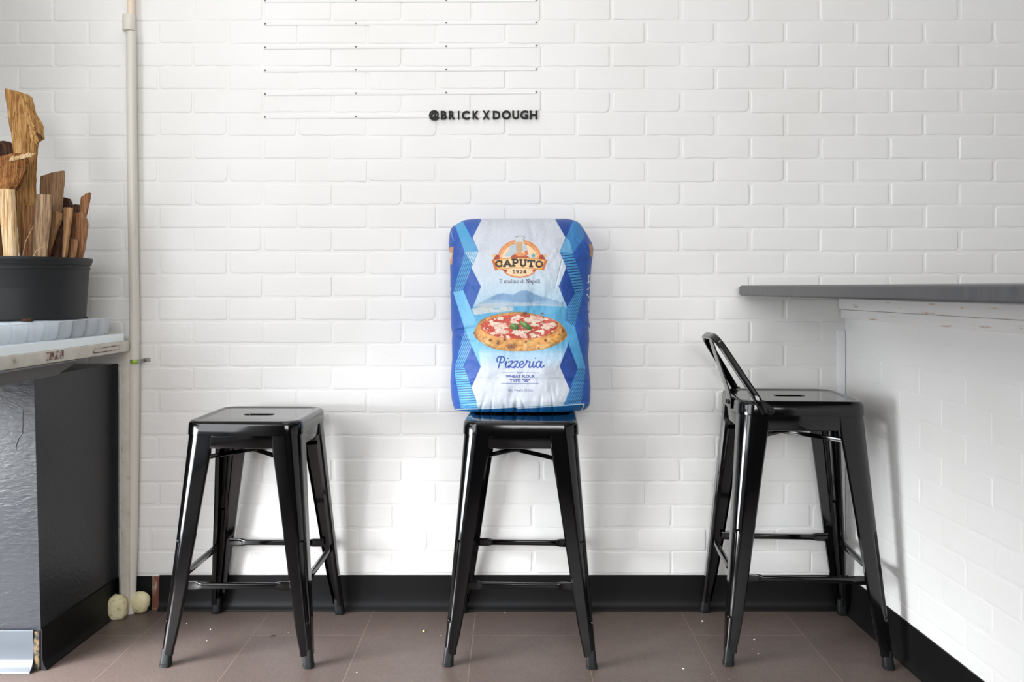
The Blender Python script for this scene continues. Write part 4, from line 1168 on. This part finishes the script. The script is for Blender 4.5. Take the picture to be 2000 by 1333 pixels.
# ------------------------------------------------------------------ compartment tray
t = thing('compartment_tray', 'translucent plastic tray of rounded compartments on the cream table under the black pot', 'tray', (-1.25, -0.4, 0.8217))
org = Vector(t.location)
zr, z0_ = 0.868, 0.8218
def trx(d, off=0.0): return -1.124 - TS * (2.45 - d) + off
mb = MB()
D0, D1 = 1.605, 2.45
nC = 13; wC = (D1 - D0) / nC
rowsx = [(0.0, -0.088), (-0.092, -0.180), (-0.184, -0.272), (-0.276, -0.364)]
# rim: flat bars round each row
def bar(mb, p, q, a, b):
    mb.tube([Vector(p) - org, Vector(q) - org], 0, 8, flat=(a, b))
for off in (0.0, -0.090, -0.182, -0.274, -0.364):
    bar(mb, (trx(D0, off), D0 - DW, zr), (trx(D1, off), D1 - DW, zr), 0.0035, 0.0016)
for k in range(nC + 1):
    d = D0 + wC * k
    bar(mb, (trx(d, 0.0), d - DW, zr), (trx(d, -0.364), d - DW, zr), 0.0028, 0.0014)
mb.build('rim', traym, t)
cm = None
for k in range(nC):
    for ri_, (oa, ob) in enumerate(rowsx):
        dm = D0 + wC * (k + 0.5)
        ctr = Vector((trx(dm, (oa + ob) / 2), dm - DW, z0_)) - org
        if cm is None:
            mb = MB(); hx, hy = (oa - ob) / 2 - 0.0005, wC / 2 - 0.0012
            hgt = zr - z0_ - 0.001
            L = [[(x, y, hgt) for x, y in rrect(hx, hy, 0.012, 4)], [(x, y, hgt * .5) for x, y in rrect(hx - .0015, hy - .0015, 0.012, 4)], [(x, y, 0.010) for x, y in rrect(hx - .003, hy - .003, 0.013, 4)],
                 [(x, y, 0.003) for x, y in rrect(hx - .006, hy - .006, 0.014, 4)], [(x, y, 0.0) for x, y in rrect(hx - .013, hy - .012, 0.013, 4)]]
            inner_ = [[(x * 0.965, y * 0.955, z + (0.0012 if z < 0.02 else 0)) for x, y, z in r_] for r_ in reversed(L)]
            mb.loft(L + inner_ , cap0=False, cap1=False)
            # floor of the cup
            mb.add(L[-1], [tuple(range(len(L[-1])))]); 
            cm = mb.build('compartment', traym, t); cm.location = ctr
        else:
            c_ = cm.copy(); COL.objects.link(c_); c_.parent = t; c_.location = ctr

# ------------------------------------------------------------------ pot of firewood
pcx, pcy, pz0 = -1.300, 2.302 - DW, 0.8705
t = thing('plant_pot', 'black plastic nursery pot filled with split firewood, on the plastic tray', 'pot', (pcx, pcy, pz0))
Hp = 1.0305 - pz0
prof = [(0.0, 0.0), (0.154, 0.0), (0.157, 0.003), (0.161, 0.085), (0.1645, Hp - 0.030), (0.1665, Hp - 0.029), (0.1670, Hp - 0.024), (0.1655, Hp - 0.022), (0.1655, Hp - 0.019),
        (0.1695, Hp - 0.018), (0.1705, Hp - 0.012), (0.1715, Hp - 0.010), (0.1730, Hp - 0.004), (0.1725, Hp), (0.1700, Hp), (0.1670, Hp - 0.008), (0.1590, 0.06), (0.1540, 0.006), (0.0, 0.006)]
mb = MB(); mb.lathe([(max(r_, 0.0005), z_) for r_, z_ in prof], 72); mb.build('pot_body', potm, t)

def log(label, sts, d, thick, mat, seed, slant=0.0, rough=1.0, extra=None):
    """sts: (y, left, right) outline of the piece as the photo shows it, built as a real split log at distance d"""
    rn = random.Random(seed)
    # carry the piece down into the pot
    yb_, lb_, rb_ = sts[-1]
    pts = [(EYE - (y - HY) * d / F, (l - CX) * d / F, (r - CX) * d / F) for y, l, r in sts]
    zl, xl_, xr_ = pts[-1]
    cxb = (xl_ + xr_) / 2; hw = (xr_ - xl_) / 2
    tgt = pcx + (cxb - pcx) * 0.93
    RIN = 0.164
    off_ = max(abs(xl_ - pcx) if xl_ > -1.42 else 0, abs(xr_ - pcx))
    room = math.sqrt(max(RIN ** 2 - min(off_, RIN) ** 2, 0.0))
    yr = (d - DW) - pcy; lim = max(0.0, room - thick * 0.5)
    yr2 = max(-lim, min(lim, yr)); dn = d + (yr2 - yr)
    if abs(dn - d) > 1e-6:
        d = dn
        pts = [(EYE - (y - HY) * d / F, (l - CX) * d / F, (r - CX) * d / F) for y, l, r in sts]
        zl, xl_, xr_ = pts[-1]
    KB = 0.86
    yb2 = pcy + yr2 * KB
    pts.append((0.885, pcx + max(-0.13, (xl_ - pcx) * KB), pcx + min(0.138, (xr_ - pcx) * KB))); zrim = zl
    zs_ = np.array([p[0] for p in pts][::-1]); ls = np.array([p[1] for p in pts][::-1]); rs2 = np.array([p[2] for p in pts][::-1])
    n = 22; N = max(18, int((zs_[-1] - zs_[0]) / 0.010))
    ang = [2 * math.pi * k / n for k in range(n)]
    kind = rn.choice([0, 1, 2])
    rad = []
    for k, a in enumerate(ang):
        p = 2.6
        c_, s_ = abs(math.cos(a)), abs(math.sin(a))
        rr = (c_ ** p + s_ ** p) ** (-1 / p)
        rad.append(rr * (1 + rn.uniform(-0.07, 0.07) * rough))
    mxx = max(r_ * math.cos(a) for r_, a in zip(rad, ang)); mnx = min(r_ * math.cos(a) for r_, a in zip(rad, ang))
    org = Vector(((ls[0] + rs2[0]) / 2, d - DW, zs_[0]))
    rings = []
    tw = rn.uniform(-0.3, 0.3)
    for i in range(N + 1):
        z = zs_[0] + (zs_[-1] - zs_[0]) * i / N
        l = np.interp(z, zs_, ls); r = np.interp(z, zs_, rs2); wd_ = (r - l)
        ring = []
        for k, a in enumerate(ang):
            x_ = rad[k] * math.cos(a); y_ = rad[k] * math.sin(a)
            u = (x_ - mnx) / (mxx - mnx)
            jit = 1 + 0.015 * rough * math.sin(z * 90 + k * 2.1 + seed) + rn.uniform(-.006, .006) * rough
            X = l + u * wd_
            dep = thick * (1 - 0.35 * (u if kind == 0 else (1 - u) if kind == 1 else 0.3))
            fr = 1.0 if z >= zrim else (z - 0.885) / (zrim - 0.885)
            Y = yb2 + (d - DW - yb2) * fr + y_ * dep / 2 * jit + (u - 0.5) * tw * wd_ * fr
            zz = z
            if i >= N - 1:
                zz = z + slant * (u - 0.5) * wd_ * (1 if i == N else 0.5) + rn.uniform(-.0012, .0012) * rough
            ring.append(Vector((X + (rn.uniform(-.0006, .0006) * rough), Y, zz)) - org)
        rings.append(ring)
    mb = MB(); mb.loft(rings)
    if extra: extra(mb, org)
    o = mb.build('firewood_piece', mat); o.location = org
    tag(o, label, 'firewood', 'split firewood in the black pot')
    return o

log('tall golden split log rising highest out of the black pot', [(179, 14.5, 50), (186, 15, 57), (200, 17, 60.5), (218, 20, 64), (235, 22.5, 75), (246, 24, 79), (262, 27, 79), (268, 28, 83), (274, 28.5, 72), (288, 30, 68), (300, 31, 68), (330, 33, 66), (400, 38, 66), (505, 44, 66)],
    2.3, 0.045, w_gold, 3, slant=-0.25, rough=1.5)
log('dark bark-covered log at the left picture edge behind the orange piece', [(277, -20, 18), (283, -22, 27), (300, -22, 29), (340, -20, 28), (505, -10, 30)],
    2.345, 0.05, w_bark, 4, rough=1.6)
o = log('chunky orange piece with torn pale top, at the left picture edge', [(306, -10, 50), (312, -14, 60), (330, -14, 58), (350, -14, 50), (366, -12, 40), (374, -10, 30), (505, 0, 26)],
    2.225, 0.048, w_orange, 5, slant=0.15, rough=1.8)
gold = bpy.data.objects['firewood_piece']
gl = Vector(gold.location)
mb = MB(); rn2 = random.Random(4)
for k in range(26):
    f = k / 25
    x0 = 44 + 22 * f + rn2.uniform(-3, 3); y0 = 196 + 66 * f + rn2.uniform(-5, 5)
    a = Vector(P(x0, y0, 2.2745 + rn2.uniform(-.001, .002))) - gl; b = Vector(P(x0 + rn2.uniform(4, 11), y0 + rn2.uniform(12, 24), 2.268 + rn2.uniform(-.003, .003))) - gl
    mb.tube([a, (a + b) / 2 + Vector((0, -0.0025, 0)), b], 0, 8, flat=[(0.0034, 0.002), (0.0040, 0.0024), (0.0008, 0.0006)], up=(0, 1, 0))
mb.build('torn_fibres', w_gold, gold)
mb = MB(); mb.tube([Vector(P(72, 262, 2.275)) - gl, Vector(P(79, 267, 2.272)) - gl, Vector(P(83, 269.5, 2.272)) - gl], [0.004, 0.0042, 0.002], 8); mb.build('bark_tip', w_bark, gold)
# torn pale fibres along its top
mb = MB(); og = Vector(o.location); rn = random.Random(9)
for k in range(22):
    x = 20 + 40 * k / 21; y = 310 - 0.22 * (x - 20)
    a = Vector(P(x, y + 4, 2.195)) - og; b = Vector(P(x + rn.uniform(3, 10), y - rn.uniform(1, 6), 2.192)) - og
    mb.tube([a, (a + b) / 2 + Vector((0, -0.002, 0.001)), b], [0.003, 0.0022, 0.0004], 6)
mb.build('torn_fibres', w_pale, o)
log('pale cream split log standing in front at the left picture edge', [(370, -4, 29), (390, -3, 30.5), (420, 1, 32), (460, 5, 34), (505, 8, 36)],
    2.168, 0.034, w_pale, 6)
log('broad brown split log with rough bark edge, right of the tall golden log', [(340, 76, 129), (350, 75, 131), (380, 74.5, 127), (400, 74, 126), (440, 74, 122), (505, 74, 116)],
    2.335, 0.035, w_brown, 7, slant=0.22, rough=1.2)
log('weathered grey and tan split log with a square top, front centre of the pot', [(381, 69.5, 103), (392, 69, 104), (412, 66.5, 104), (440, 64, 101), (475, 61.5, 97), (505, 61, 94)],
    2.225, 0.03, w_grey, 8)
log('tan wedge leaning out to the right behind the weathered grey log', [(415, 102, 124), (424, 99, 124), (440, 95, 116), (470, 92, 106), (505, 88, 97)],
    2.268, 0.016, w_tan, 10, slant=-0.3)
log('slim light tan stick narrowing downwards beside the reddish log', [(406, 123, 144), (420, 124, 142), (450, 123, 138), (480, 122, 133.5), (505, 122, 130)],
    2.263, 0.016, w_tan, 11)
log('short sandy stub barely clearing the pot rim', [(467, 136, 152), (474, 134, 154), (490, 133, 151), (505, 132, 149)],
    2.287, 0.014, w_tan, 12, slant=-0.2)
log('wide reddish split log with a pale right edge, at the right side of the pot', [(416, 143, 166), (424, 141, 167), (434, 140, 173), (460, 139, 170), (490, 138, 165), (505, 138, 161)],
    2.312, 0.022, w_red, 13)
log('narrow reddish sliver with slanted tip, rearmost on the right of the pot', [(381, 158, 179), (390, 156.5, 178), (410, 156, 173), (430, 155, 168), (505, 150, 160)],
    2.345, 0.02, w_red, 14, slant=0.5)
log('dark bark piece poking up behind the slim tan stick', [(387, 122, 136), (396, 121, 141), (410, 120, 143), (505, 118, 140)],
    2.395, 0.03, w_bark, 15, slant=-0.3, rough=1.5)
log('low dark bark piece behind the wide reddish log', [(400, 140, 156), (412, 139, 158), (440, 138, 158), (505, 136, 152)],
    2.372, 0.026, w_bark, 16, rough=1.5)
log('dull brown split log between the pale log and the weathered grey log', [(404, 54, 70), (420, 50, 72), (460, 44, 72), (505, 42, 72)],
    2.256, 0.026, w_red, 17)
log('dark shaded bark log low in the pot between grey log and slim stick', [(442, 103, 121), (460, 100, 122), (505, 95, 123)],
    2.292, 0.03, w_bark, 18, rough=1.4)
log('brown sliver at the left picture edge beside the pale cream log', [(440, -12, 1), (470, -12, 3), (505, -12, 4)],
    2.182, 0.02, w_brown, 19)
# thin straws sticking out
for pts, dd, lab in (([(62, 508), (70, 491), (84, 482)], 2.195, 'thin pale straw curling over the pot rim in front of the weathered grey log'), ([(43, 505), (50, 472), (66, 440)], 2.20, 'thin brown straw standing in front of the dull brown log'), ([(10, 229), (18, 231), (26, 232)], 2.29, 'short pale splinter sticking out left of the tall golden log')):
    mb = MB(); ps = [Vector(P(x, y, dd)) for x, y in pts]; og = ps[0].copy()
    mb.tube([p - og for p in ps], [0.0012] * (len(ps) - 1) + [0.0004], 6)
    o = mb.build('wood_splinter', w_pale); o.location = og; tag(o, lab, 'splinter')
# dark bits on the tray
for (x, y, d, sx_, sz_, lab) in ((52, 616.5, 2.115, 0.014, 0.004, 'dark bark chip on the tray rim in front of the pot'), (165, 621, 2.36, 0.007, 0.002, 'small dark bark chip near the right end of the tray')):
    c = P(x, y, d)
    o = blob('bark_chip', (c[0], c[1], 0.8695 + sz_), (sx_, 0.008, sz_), int(x), w_bark, amp=0.3)
    tag(o, lab, 'bark chip')

# ------------------------------------------------------------------ crumbs on the floor
def crumb(px, py, r, mat, label, name='floor_crumb', group=None, long=1.0):
    d = EYE * F / (py - HY); x = (px - CX) * d / F
    o = blob(name, (0, 0, r * 0.6), (r * long, r, r * 0.7), int(px), mat, amp=0.35, n=2)
    o.location = (x, d - DW, 0.0)
    tag(o, label, 'crumb' if name != 'twig' else 'twig', group)
cw = M('white_crumb', srgb(235, 228, 215), 0.7); cw.bump(cw.noise(cw.coords(), 300, 2), 0.4, 0.001)
cy_ = M('yellow_crumb', srgb(232, 196, 130), 0.7); cy_.bump(cy_.noise(cy_.coords(), 300, 2), 0.4, 0.001)
for px, py, r_ in ((697, 1315, .0017), (986.5, 1197.5, .0016), (1372, 1215, .0026), (1473, 1251, .0022), (1481, 1278, .0016), (1469, 1269, .0013), (411, 1231, .0018), (404, 1253, .0014), (861, 1243, .0014), (365, 1219, .002), (563, 1237, .0012), (1389, 1318, .0013), (1335, 1308, .0024), (1424, 1328, .0012)):
    crumb(px, py, r_, cw, 'tiny whitish crumb lying on the brown floor tiles', group='tiny white crumbs on the floor')
crumb(828, 1235, .0042, cy_, 'yellow crumb on the floor left of the sack stool')
mb = MB(); a = Vector((-(1000 - 528) * EYE / (1245 - HY), EYE * F / (1245 - HY) - DW, 0.0015)); b = Vector((-(1000 - 539) * EYE / (1243 - HY), EYE * F / (1243 - HY) - DW, 0.002))
mb.tube([Vector((0, 0, a.z)), (b - a) * 0.5 + Vector((0, 0.001, a.z + .0004)), (b - a) + Vector((0, 0, a.z))], [0.0008, 0.0014, 0.0006], 6)
o = mb.build('twig', w_bark); o.location = (a.x, a.y, 0); tag(o, 'short black twig on the floor under the stool nearest the cabinet', 'twig')
